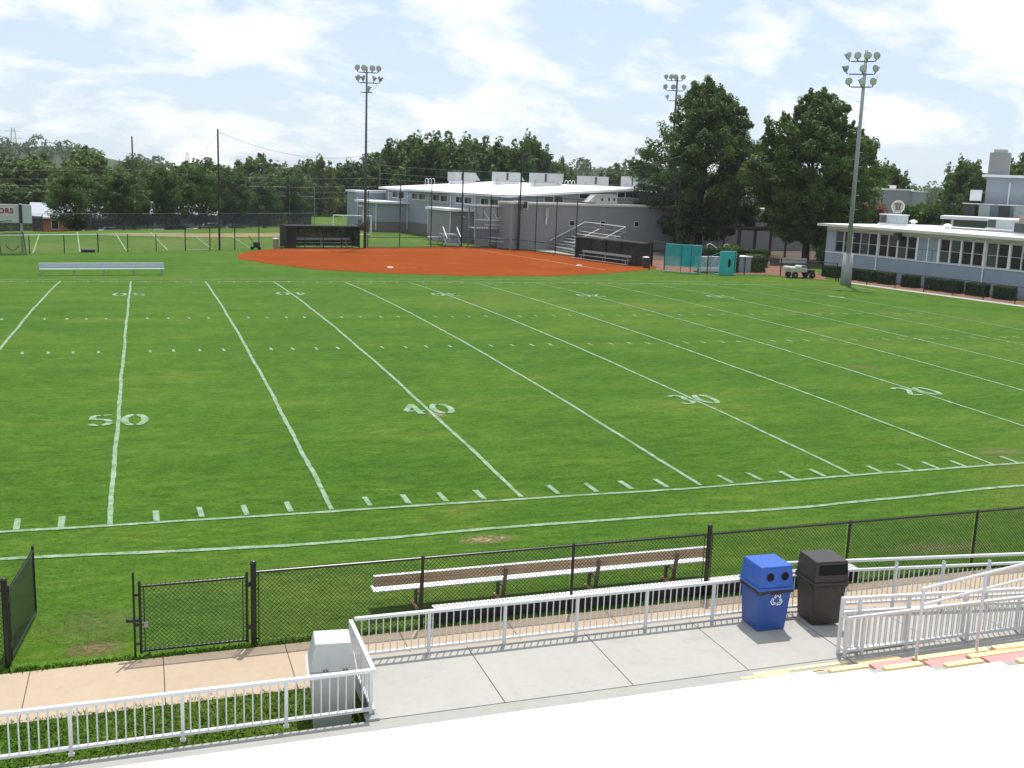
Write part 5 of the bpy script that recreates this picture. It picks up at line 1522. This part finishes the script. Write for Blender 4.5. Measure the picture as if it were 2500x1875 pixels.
shrub('loose_bush', (64.5, 66.2, 0), 2.0, 1.6, 2.3, 0, LEAF_M, 'bush at the left corner of the classroom building', None, 13, False, .14, 2200)

# teal practice screens, tarp roll, cabinet, cart
ts = tag(empty('practice_screen', (44.2, 58.2, 0)), 'tall teal three-panel practice screen standing on the grass', 'screen')
pp = [(42.85, 59.0), (43.75, 58.4), (44.35, 57.75), (45.0, 57.2)]
pp = [(42.95, 58.85), (43.95, 57.9), (44.55, 57.3), (45.35, 57.0)]
for i, (a, b) in enumerate(zip(pp[:-1], pp[1:])):
    m = MB(); ux = Vector((b[0] - a[0], b[1] - a[1], 0)).normalized()
    for q in (a, b):
        m.tube((*q, .05), (*q, 2.38), .03, 6)
    m.tube((*a, 2.38), (*b, 2.38), .035, 6); m.tube((*a, .55), (*b, .55), .03, 6); m.tube((*a, .08), (*b, .08), .03, 6)
    nn = Vector((-ux.y, ux.x, 0))
    for q in (a, b):
        m.tube(Vector((*q, .05)) - nn * .45, Vector((*q, .05)) + nn * .45, .03, 6)
    m.build('frame', TEALP, ts)
    MB().poly([(a[0] - nn.x * .02, a[1] - nn.y * .02, .55), (b[0] - nn.x * .02, b[1] - nn.y * .02, .55), (b[0] - nn.x * .02, b[1] - nn.y * .02, 2.36), (a[0] - nn.x * .02, a[1] - nn.y * .02, 2.36)]).build('panel', TEAL if i == 1 else NET_T, ts)
MB().bar((45.2, 57.6, 2.4), (45.9, 58.6, .6), .06, .06).build('prop', ORANGE_W, ts)
ps = tag(empty('pitching_pad', (47.4, 56.3, 0)), 'teal upright pad with a dark oval hole by the fence', 'screen')
m = MB().box(46.75, 48.15, 56.25, 56.37, .08, 1.95); m.build('pad', TEAL2, ps, bevel=.05)
pts = [(47.65 + .14 * math.cos(a * math.pi / 10), 56.235, 1.0 + .38 * math.sin(a * math.pi / 10)) for a in range(20)]
MB().poly(pts).build('hole', HOLE, ps)
m = MB()
for a, b in (((46.7, 56.2, .06), (48.2, 56.2, .06)), ((46.7, 56.2, .06), (46.5, 57.4, .06)), ((48.2, 56.2, .06), (48.3, 57.4, .06)), ((46.5, 57.4, .06), (46.5, 57.4, 1.5)), ((46.5, 57.4, 1.5), (46.72, 56.3, 1.9)), ((46.68, 56.2, .06), (46.68, 56.2, 1.95)), ((48.22, 56.2, .06), (48.22, 56.2, 1.95)), ((46.68, 56.2, 1.99), (48.22, 56.2, 1.99))):
    m.tube(a, b, .035, 6)
m.build('frame', TEALP, ps)
cf = tag(empty('folded_cage', (47.2, 58.6, 0)), 'grey folded batting cage covered with a white tarp behind the fence', 'batting cage')
MB().box(46.0, 48.3, 58.3, 59.3, .55, 1.35).build('netting', TARP_G, cf, bevel=.06)
MB().box(45.9, 48.4, 58.2, 59.4, .04, .53).build('tarp', TARP_W, cf, bevel=.12)
m = MB()
for a, b in (((46.0, 58.25, .5), (46.8, 58.25, 1.35)), ((46.9, 58.25, .5), (47.6, 58.25, 1.35)), ((47.7, 58.25, .5), (48.3, 58.25, 1.3)), ((46.0, 58.25, 1.37), (48.3, 58.25, 1.37)), ((46.0, 58.24, .04), (46.0, 58.24, 1.37)), ((48.3, 58.24, .04), (48.3, 58.24, 1.37))):
    m.tube(a, b, .03, 6)
m.build('frame', TRIM, cf)
cbn = tag(empty('utility_cabinet', (50.7, 59.6, 0)), 'blue-grey utility cabinet between two shrubs', 'cabinet')
MB().box(49.9, 51.5, 59.0, 60.2, 0, 1.3).build('box', G_WALL, cbn, bevel=.02); MB().box(49.8, 51.6, 58.9, 60.3, 1.302, 1.40).build('lid', TRIM, cbn)
MB().box(50.68, 50.71, 58.985, 58.998, .05, 1.25).build('door_joint', LOUVRE, cbn)
ct = tag(empty('utility_cart', (53.2, 54.2, 0)), 'small utility cart with a pale cargo bed parked before the fence', 'cart')
MB().box(52.1, 53.7, 53.75, 54.75, .50, .86).build('cargo_bed', CARTBED, ct, bevel=.03)
MB().box(53.7, 54.5, 53.8, 54.7, .35, .70).build('body', BLACKD, ct, bevel=.04)
MB().box(53.05, 53.7, 53.85, 54.65, .90, 1.06).build('load', M('purple_bags', (.16, .15, .24), .7, .2, 4), ct, bevel=.05)
MB().tube((51.6, 54.1, .92), (52.7, 54.0, .86), .11, 10).build('rolled_mat', TARP_W, ct); MB().tube((52.6, 53.9, 1.0), (53.1, 53.85, .95), .12, 10).build('rolled_mat', TARP_W, ct)
MB().bar((54.35, 54.25, .7), (53.9, 54.25, 1.15), .05, .04).build('steering_column', BLACKD, ct)
for x in (52.5, 54.2):
    for y in (53.72, 54.72):
        w = MB().lathe((x, y, .27), [(.12, -.08), (.27, -.08), (.27, .08), (.12, .08)], 16, (0, 1, 0)).build('wheel', RUBBER, ct)
        MB().lathe((x, y, .27), [(.02, -.085), (.09, -.085), (.09, .085), (.02, .085)], 12, (0, 1, 0)).build('hub', STEEL, w)
bn = tag(empty('trash_bin', (43.0, 62.6, 0)), 'dark bin with a pale rim beside the right dugout', 'bin')
MB().lathe((43.0, 62.6, 0), [(.28, 0), (.32, .85), (.33, .9)], 14).build('body', BROWN_PL, bn); MB().lathe((43.0, 62.6, .902), [(.34, 0), (.34, .06), (.1, .1)], 14).build('lid', TRIM, bn)
pg = tag(empty('pergola', (64.5, 79, 0)), 'dark wooden pergola in shade between the oaks', 'pergola')
for x in (61.5, 63.5, 65.5, 67.5):
    for y in (78, 81):
        MB().box(x - .09, x + .09, y - .09, y + .09, 0, 2.8).build('post', WOODPOLE, pg)
for y in (77.9, 80.9): MB().box(61, 68, y, y + .2, 2.8, 3.0).build('beam', WOODPOLE, pg)
for i in range(12): MB().box(61.2 + .58 * i, 61.3 + .58 * i, 77.3, 81.6, 3.0, 3.14).build('rafter', WOODPOLE, pg)
sr = tag(empty('step_rail', (57, 73.5, 0)), 'pair of curved white step rails under the oaks', 'handrail')
for x in (55.6, 57.6):
    MB().path([(x, 74.2, .4), (x, 74.2, 1.45), (x + .25, 74.0, 1.55), (x + 1.0, 73.4, 1.0), (x + 1.3, 73.1, .8)], .05, 8).build('rail', TRIM, sr)
for x0, x1, y, lb in ((54, 58.5, 66.9, 'pale low stone kerb under the oaks, left one'), (61.5, 64.5, 69.5, 'pale low stone kerb by the classroom building corner')):
    tag(MB().box(x0, x1, y, y + .3, 0, .35 if x0 < 60 else .5).build('low_wall', CREAM, bevel=.02), lb, 'kerb')

# ================================================================== LEFT: BENCH, SIGN, GOALS, CANS
fb = tag(empty('team_bench', (-1.6, 52.8, 0)), 'long silver bench with backrest standing on the far side of the field', 'bench')
ux = Vector((7.55, 1.05, 0)).normalized(); uyv = Vector((-ux.y, ux.x, 0))
FO = (-5.5, 52.2); f_ = lambda *q: MB().obox(FO, (ux.x, ux.y), (uyv.x, uyv.y), *q)
f_(0, 7.75, .0, .28, .40, .45).build('seat', ALU_W, fb); f_(-.03, 7.78, .36, .40, .50, .78).build('backrest', M('blue_grey_plank', (.36, .42, .52), .5, .05, 4), fb)
f_(-.03, 7.78, .34, .42, .782, .80).build('backrest_cap', ALU_W, fb)
for x in (.12, 2.1, 3.95, 5.8, 7.6):
    f_(x - .03, x + .03, .03, .09, 0, .40).build('leg', STEEL, fb); f_(x - .03, x + .03, .40, .45, 0, .76).build('rear_leg', STEEL, fb); f_(x - .03, x + .03, -.02, .45, .0, .04).build('foot', STEEL, fb)
sg = tag(empty('scoreboard', (-9.5, 71.2, 0)), 'pale scoreboard on steel posts with maroon letters at the left edge', 'scoreboard')
MB().box(-14.2, -7.5, 71.0, 71.2, 2.36, 3.78).build('board', SIGN_G, sg, bevel=.02)
MB().box(-13.2, -8.72, 70.965, 70.995, 2.93, 3.68).build('name_panel', PINK, sg)
MB().box(-14.2, -7.48, 70.94, 71.0, 3.785, 3.83).build('top_trim', TRIM, sg)
for x in (-8.30, -13.0):
    MB().box(x - .09, x + .09, 71.22, 71.40, 0, 3.9).build('post', STEEL, sg)
MB().box(-8.41, -8.19, 70.93, 70.998, 2.36, 3.82).build('front_strut', BLACKD, sg)
cu = bpy.data.curves.new('letters', 'FONT'); cu.body = 'VISITORS'; cu.size = .56; cu.extrude = .01; cu.offset = .018; cu.align_x = 'RIGHT'; cu.space_character = 1.08
tmp = bpy.data.objects.new('tmp', cu); COL.objects.link(tmp)
me = tmp.to_mesh().copy(); bpy.data.objects.remove(tmp)
me.materials.clear(); me.materials.append(SIGN_M)
tx = link('letters', me, sg); tx.rotation_euler = (R(90), 0, 0); tx.location = Vector((-8.80, 70.95, 3.12)) - wloc(sg)
m = MB(); pr_ = None
for i in range(20):
    p = (-14.1 + i * .27, 70.93, 2.50 + .05 * math.sin(i * 1.1))
    if pr_: m.tube(pr_, p, .02, 5)
    pr_ = p
m.build('loose_cable', BLACKD, sg)
kn = tag(empty('kicking_net', (-8.6, 68.6, 0)), 'leaning framed practice net at the left edge before the fence', 'net')
m = MB()
Kq = [(-9.55, 68.4, 0), (-7.85, 69.1, 0), (-7.98, 68.9, 1.72), (-9.70, 68.2, 1.62)]
for a, b in zip(Kq, Kq[1:] + Kq[:1]): m.tube(a, b, .035, 6)
m.build('frame', BLACKD, kn); MB().poly(Kq).build('netting', sheet_mat('green_netting', (.05, .09, .05), .28), kn)
sagp = MB(); 
for i in range(8):
    t = i / 7; sagp.tube((-9.2 + .9 * t, 68.45 + .3 * t, .75 - 1.1 * t * (1 - t) * 1.4), (-9.2 + .9 * min(1, t + .14), 68.45 + .3 * min(1, t + .14), .75 - 1.1 * min(1, t + .14) * (1 - min(1, t + .14)) * 1.4), .03, 5)
sagp.build('ball_pocket', BLACKD, kn)
m = MB().tube((-3.95, 72.0, .16), (-2.95, 72.35, .14), .15, 12); tag(m.build('tackling_bag', BLACKD), 'black tackling bag lying at the foot of the far fence', 'bag')
mw = tag(empty('line_marker', (10.7, 77.9, 0)), 'small dark line-marking machine by the far fence', 'machine')
MB().box(10.45, 11.05, 77.7, 78.1, .18, .70).build('tank', BLACKD, mw, bevel=.05); MB().path([(10.5, 77.9, .6), (10.2, 77.9, 1.05), (10.05, 77.9, 1.25)], .03, 6).build('handle', BLACKD, mw)
for x in (10.35, 11.0):
    for y in (77.66, 78.14): MB().lathe((x, y, .14), [(.05, -.04), (.14, -.04), (.14, .04), (.05, .04)], 12, (0, 1, 0)).build('wheel', RUBBER, mw)
tcan = tag(empty('trash_bin', (12.7, 79.9, 0)), 'tan bin with white lid left of the far dugout', 'bin')
MB().lathe((12.72, 79.9, 0), [(.24, 0), (.26, .3), (.28, .88)], 14).build('body', M('tan_plastic', (.33, .24, .17), .6), tcan); MB().lathe((12.72, 79.9, .882), [(.31, 0), (.31, .07), (.1, .11)], 14).build('lid', TRIM, tcan)
sgl = tag(empty('soccer_goal', (23.5, 104, 0)), 'white soccer goal frame behind the left dugout', 'goal')
m = MB()
gp = lambda x, y, z: (22.0 + x, 102.5 + y + x * .1, z)
for a, b in ((gp(0, 0, 0), gp(0, 0, 2.35)), (gp(4.6, 0, 0), gp(4.6, 0, 2.35)), (gp(0, 0, 2.35), gp(4.6, 0, 2.35)), (gp(0, 0, 2.35), gp(.3, 1.8, 0)), (gp(4.6, 0, 2.35), gp(4.8, 1.8, 0)), (gp(1.2, 0, 2.35), gp(1.8, 1.9, 0)), (gp(.3, 1.8, .05), gp(4.8, 1.8, .05))):
    m.tube(a, b, .055, 8)
m.build('frame', TRIM, sgl)

# ================================================================== BEYOND THE PRACTICE FIELD
sf = tag(empty('screened_fence', (5, 112, 0)), 'dark screened fence along the far edge of the practice field', 'fence')
E0 = (-24, 91.9); E1 = (22.5, 122.9)
for i in range(22):
    t0, t1 = i / 22, (i + 1) / 22
    a = (E0[0] + (E1[0] - E0[0]) * t0, E0[1] + (E1[1] - E0[1]) * t0); b = (E0[0] + (E1[0] - E0[0]) * t1, E0[1] + (E1[1] - E0[1]) * t1)
    MB().tube((*a, -.3), (*a, 1.75), .04, 6).build('post', BLACKD, sf)
    if i not in (7, 8):
        MB().poly([(*a, -.02), (*b, -.02), (*b, 1.65 if i % 3 else 1.5), (*a, 1.65)]).build('screen_panel', SCREEN2, sf)
    MB().tube((*a, 1.74), (*b, 1.74), .025, 6).build('top_rail', STEEL, sf)
bk = tag(empty('far_backstop', (20, 121, 0)), 'tall pipe and wire backstop at the far corner of the practice field', 'backstop')
bq = [(13.5, 119.5), (16.6, 121.6), (19.6, 123.0), (23, 123.6)]
for p in bq: MB().tube((*p, 0), (*p, 5.2), .05, 6).build('post', STEEL, bk)
for a, b in zip(bq[:-1], bq[1:]):
    for z in (3.9, 5.1): MB().tube((*a, z), (*b, z), .035, 6).build('rail', STEEL, bk)
    MB().poly([(*a, .1), (*b, .1), (*b, 5.1), (*a, 5.1)]).build('wire_mesh', NET_F, bk)
hs = tag(empty('brick_house', (-8, 128, -2.4)), 'orange brick house with a pale grey roof beyond the practice field', 'house')
hx0, hx1, hy = -12.5, -2.2, 127.5
MB().box(hx0, hx1, hy, hy + 8, -2.6, .22).build('wall', BRICK, hs)
MB().add([(hx0 - .5, hy - .6, .2), (hx1 + .5, hy - .6, .2), (hx1 + .5, hy + 4, 1.9), (hx0 - .5, hy + 4, 1.9), (hx1 + .5, hy + 8.6, .2), (hx0 - .5, hy + 8.6, .2)], [(0, 1, 2, 3), (3, 2, 4, 5), (0, 3, 5), (1, 4, 2), (0, 5, 4, 1)]).build('roof', ROOF_G, hs)
MB().box(hx0 - .5, hx1 + .5, hy - .64, hy - .58, .06, .24).build('gutter', TRIM, hs)
for x, w, z0, z1, g_ in ((-10.2, .8, -1.3, -.2, GLASS), (-7.4, .7, -2.2, -.05, GLASS_B), (-4.4, .9, -1.3, -.2, GLASS)):
    f = MB().box(x - .06, x + w + .06, hy - .05, hy - .003, z0 - .06, z1 + .06).build('window' if w != .7 else 'door', TRIM, hs)
    MB().box(x, x + w, hy - .08, hy - .055, z0, z1).build('pane', g_, f)
MB().box(-6.5, -6.3, hy - .5, hy - .3, -2.4, .05).build('porch_post', TRIM, hs)
h2 = tag(empty('brick_house', (5.5, 140, -2.4)), 'pale low house half hidden behind the street trees', 'house')
MB().box(2.5, 12, 139, 147, -2.6, .4).build('wall', TRIM, h2)
MB().add([(2, 138.4, .38), (12.5, 138.4, .38), (12.5, 143, 2.1), (2, 143, 2.1), (12.5, 147.6, .38), (2, 147.6, .38)], [(0, 1, 2, 3), (3, 2, 4, 5), (0, 3, 5), (1, 4, 2), (0, 5, 4, 1)]).build('roof', ROOF_G, h2)
f = MB().box(5, 6.2, 138.95, 138.997, -1.2, -.1).build('window', TRIM, h2); MB().box(5.06, 6.14, 138.92, 138.945, -1.14, -.16).build('pane', GLASS, f)
g = MB(); g.poly([(-40, 115, -2.36), (30, 133.5, -2.36), (30, 138.2, -2.36), (-40, 121, -2.36)]); tag(g.build('road', ASPH), kind='structure')
def car(x, y, z, a, mat, label):
    t = tag(empty('parked_car', (0, 0, 0)), label, 'car', 'cars parked beyond the practice field')
    prof = [(-2.2, .35), (-2.2, .80), (-1.35, .92), (-.75, 1.42), (.85, 1.45), (1.5, 1.0), (2.15, .88), (2.22, .35)]
    m = MB(); n = len(prof)
    for yy in (-.86, .86):
        for (px_, pz_) in prof: m.v.append((px_, yy * (.86 if pz_ > 1.2 else 1), pz_))
    m.f = [(i, i + 1, n + i + 1, n + i) for i in range(n - 1)] + [(n - 1, 0, n, 2 * n - 1), tuple(range(n - 1, -1, -1)), tuple(range(n, 2 * n))]
    m.build('body', mat, t, bevel=.05)
    for yy in (-.815, .815):
        MB().add([(-1.2, yy * 1.03, .98), (1.3, yy * 1.03, 1.0), (.8, yy * .94, 1.37), (-.7, yy * .94, 1.35)], [(0, 1, 2, 3) if yy < 0 else (3, 2, 1, 0)]).build('side_window', GLASS, t)
        for xx in (-1.4, 1.4):
            w = MB().lathe((xx, yy * 1.02, .33), [(.15, -.1), (.33, -.1), (.33, .1), (.15, .1)], 14, (0, 1, 0)).build('wheel', RUBBER, t)
    for xx in (-2.21, 2.225):
        for yy in (-.6, .6): MB().box(xx - .01, xx + .01, yy - .15, yy + .15, .65, .78).build('lamp', LENS, t)
    t.location = (x, y, z); t.rotation_euler = (0, 0, a)
car(-3.0, 120.5, -2.0, .3, CAR_S, 'silver car behind the second street tree')
car(4.6, 121.2, -1.6, .3, CAR_B, 'dark car behind the third street tree')
car(9.2, 124.2, -1.4, .35, CAR_W, 'white car under the trees left of the tall net pole')
car(12.6, 125.6, -1.5, .35, CAR_S, 'silver car right of the tall net pole')
car(-16, 117, -2.1, .3, CAR_R, 'red car beyond the scoreboard')
# poles and wires
def upole(x, y, z0, h, label, arms=((.3, 1.6),)):
    t = tag(empty('utility_pole', (x, y, z0)), label, 'utility pole', 'wooden utility poles')
    MB().tube((x, y, z0), (x, y, h), .15, 8, .10).build('pole', WOODPOLE, t)
    for dz, w in arms:
        MB().bar((x - w / 2, y, h - dz), (x + w / 2, y, h - dz), .1, .12).build('cross_arm', WOODPOLE, t)
    return V(x, y, h)
u0 = upole(-.1, 127.8, -2.4, 10.9, 'tall dark utility pole above the street trees at left', ())
u1 = upole(18.8, 147, -2.4, 9.8, 'grey utility pole between the net pole and the yellow-green tree', ())
u2 = upole(33.0, 128.5, 0, 9.4, 'dark utility pole at the left end of the white roof')
u3 = V(-60, 118, 8.5)
def wire(a, b, sag, label):
    m = MB(); pr_ = None
    for i in range(17):
        t = i / 16; p = a.lerp(b, t) - V(0, 0, sag * 4 * t * (1 - t))
        if pr_ is not None: m.tube(pr_, p, .013, 4, cap=False)
        pr_ = p
    tag(m.build('power_line', WIRE), label, 'wire', 'power lines')
for k, dz in enumerate((-4.3, -5.4, -6.2, -7.0)):
    wn_ = ['top', 'second', 'third', 'lowest'][k]
    wire(u0 + V(0, 0, dz), u3 + V(0, 0, dz + 1.5), .5, '%s power line running left from the tall utility pole' % wn_)
    wire(u0 + V(0, 0, dz), u2 + V(0, 0, dz + 1.6), .5, '%s power line running right from the tall utility pole' % wn_)
    wire(u2 + V(0, 0, dz + 3.4), V(75, 132, 9.5 + dz + 4), .6, '%s power line from the school-end pole over the white roof' % wn_)
def pylon(x, y, z0, h, label):
    m = MB()
    w = h * .11
    for sx_, sy_ in ((-1, -1), (1, -1), (1, 1), (-1, 1)):
        m.tube((x + sx_ * w, y + sy_ * w, z0), (x + sx_ * w * .25, y + sy_ * w * .25, z0 + h), .16, 4)
    for k in range(6):
        z = z0 + h * k / 6; q = w * (1 - .75 * k / 6); q2 = w * (1 - .75 * (k + 1) / 6)
        m.tube((x - q, y, z), (x + q2, y, z + h / 6), .10, 4); m.tube((x + q, y, z), (x - q2, y, z + h / 6), .10, 4)
    for z in (.62, .78, .93):
        m.tube((x - h * .17, y, z0 + h * z), (x + h * .17, y, z0 + h * z), .14, 4)
    tag(m.build('power_pylon', M('distant_steel', (.30, .33, .36), .6, .05)), label, 'pylon', 'lattice power pylons')
pylon(-88.9, 873, -5, 36, 'lattice power pylon above the hill at far left')
pylon(44.5, 1077, -5, 26, 'small lattice pylon on the skyline left of the net pole')
pylon(334.6, 350, -3, 22.5, 'slender lattice pylon left of the chimney tower')

# ================================================================== GRASS BLADES NEAR THE CAMERA
def blades(name, label, x, y, h, mat, seed, lean=1.3):
    """flat-lying short blades; the turf material colours them by position"""
    rng = np.random.default_rng(seed); n = len(x)
    z = np.where((y > 0) & (y < 48.768), .343 * (1 - ((y - 24.384) / 24.384) ** 2), 0)
    a = rng.uniform(0, 6.28, n); hh = h * rng.uniform(.5, 1.3, n); w = hh * .30
    le = rng.normal(size=(n, 2)) * lean * hh[:, None]
    dx, dy = np.cos(a) * w, np.sin(a) * w
    V4 = np.stack([np.stack([x - dx, y - dy, z - .004], 1), np.stack([x + dx, y + dy, z - .004], 1), np.stack([x + le[:, 0] + dx * .3, y + le[:, 1] + dy * .3, z + hh], 1), np.stack([x + le[:, 0] - dx * .3, y + le[:, 1] - dy * .3, z + hh], 1)], 1).reshape(-1, 3)
    tag(link(name, quads_mesh(V4, mat)), label, 'grass', kind='stuff')
rng = np.random.default_rng(4)
n = 90000
gy = -6.5 + 18 * rng.beta(1.0, 2.6, n); gx = rng.uniform(-4, 24, n)
blades('grass_tufts', 'short mown grass beyond the near fence, thinning towards midfield', gx, gy, .017, G_FIELD, 1, 1.8)
n = 26000
blades('grass_tufts', 'short grass between the sidewalk and the terrace rail', rng.uniform(-3.5, 3.46, n), -9.72 + 1.72 * rng.uniform(0, 1, n) ** .9, .034, G_LAWN, 2)
n = 9000
blades('grass_fringe', 'ragged grass fringe along the sidewalk edge under the fence', rng.uniform(-4, 22, n), -6.53 + .16 * rng.uniform(0, 1, n), .045, G_LAWN, 3, .7)

# worn spots in the turf
def worn(name, x, y, rx, ry, strength, col):
    m, t, b = new_mat('worn_spot_%.1f' % x)
    tcn = t.nodes.new('ShaderNodeTexCoord')
    gr = t.nodes.new('ShaderNodeTexGradient'); gr.gradient_type = 'SPHERICAL'
    mp = t.nodes.new('ShaderNodeMapping'); mp.inputs['Scale'].default_value = (1 / rx, 1 / ry, 1)
    t.links.new(tcn.outputs['Object'], mp.inputs[0]); t.links.new(mp.outputs[0], gr.inputs[0])
    nz = noise(t, pos_node(t), 7., 5, .75)
    mu = t.nodes.new('ShaderNodeMath'); mu.operation = 'MULTIPLY'; t.links.new(gr.outputs[0], mu.inputs[0])
    r2 = rmp(t, nz, ((.40, (0, 0, 0)), (.60, (1, 1, 1)))); t.links.new(r2, mu.inputs[1])
    m2 = t.nodes.new('ShaderNodeMath'); m2.operation = 'MULTIPLY'; m2.inputs[1].default_value = strength * .6; m2.use_clamp = True
    t.links.new(mu.outputs[0], m2.inputs[0])
    b.inputs['Base Color'].default_value = (*col, 1); b.inputs['Roughness'].default_value = .95
    tr = t.nodes.new('ShaderNodeBsdfTransparent'); mx = t.nodes.new('ShaderNodeMixShader')
    out = [q for q in t.nodes if q.type == 'OUTPUT_MATERIAL'][0]
    t.links.new(m2.outputs[0], mx.inputs[0]); t.links.new(tr.outputs[0], mx.inputs[1]); t.links.new(b.outputs[0], mx.inputs[2]); t.links.new(mx.outputs[0], out.inputs[0])
    z = crown(y, x) + .010
    me = MB().poly([(-rx, -ry, 0), (rx, -ry, 0), (rx, ry, 0), (-rx, ry, 0)]).mesh(m)
    o = link(name, me, field); o.location = (x, y, z)
for (x, y, rx, ry, st, c) in ((-.05, -5.9, .55, .42, 2.2, (.20, .125, .07)), (-.1, -5.0, 1.0, .8, 1.0, (.17, .15, .06)), (7.35, -2.55, .75, .32, 2.4, (.30, .21, .12)), (9.1, 8.0, .35, .4, 2.0, (.34, .27, .17)),
                              (28.6, 13.3, .9, .7, 1.2, (.20, .165, .07)), (24.3, 1.2, 1.2, .5, 1.4, (.22, .17, .08)), (16.5, -5.2, 1.6, .6, 1.2, (.19, .165, .07)),
                              (50.5, 44, 4, 3, .9, (.19, .155, .06))):
    worn('worn_patch', x, y, rx, ry, st, c)

# ================================================================== HAZE
HZ = True
if HZ:
    m = MB().box(-420, 900, -60, 1250, -12, 42)
    hz = m.build('haze', None)
    hm = bpy.data.materials.new('haze_air'); hm.use_nodes = True
    t = hm.node_tree
    for n in list(t.nodes): t.nodes.remove(n)
    out = t.nodes.new('ShaderNodeOutputMaterial'); pv = t.nodes.new('ShaderNodeVolumePrincipled')
    pv.inputs['Color'].default_value = (.95, .975, 1.0, 1); pv.inputs['Density'].default_value = .00014; pv.inputs['Anisotropy'].default_value = .2
    t.links.new(pv.outputs[0], out.inputs['Volume'])
    hz.data.materials.append(hm)
    tag(hz, 'thin summer haze over the whole place', 'haze', kind='stuff')
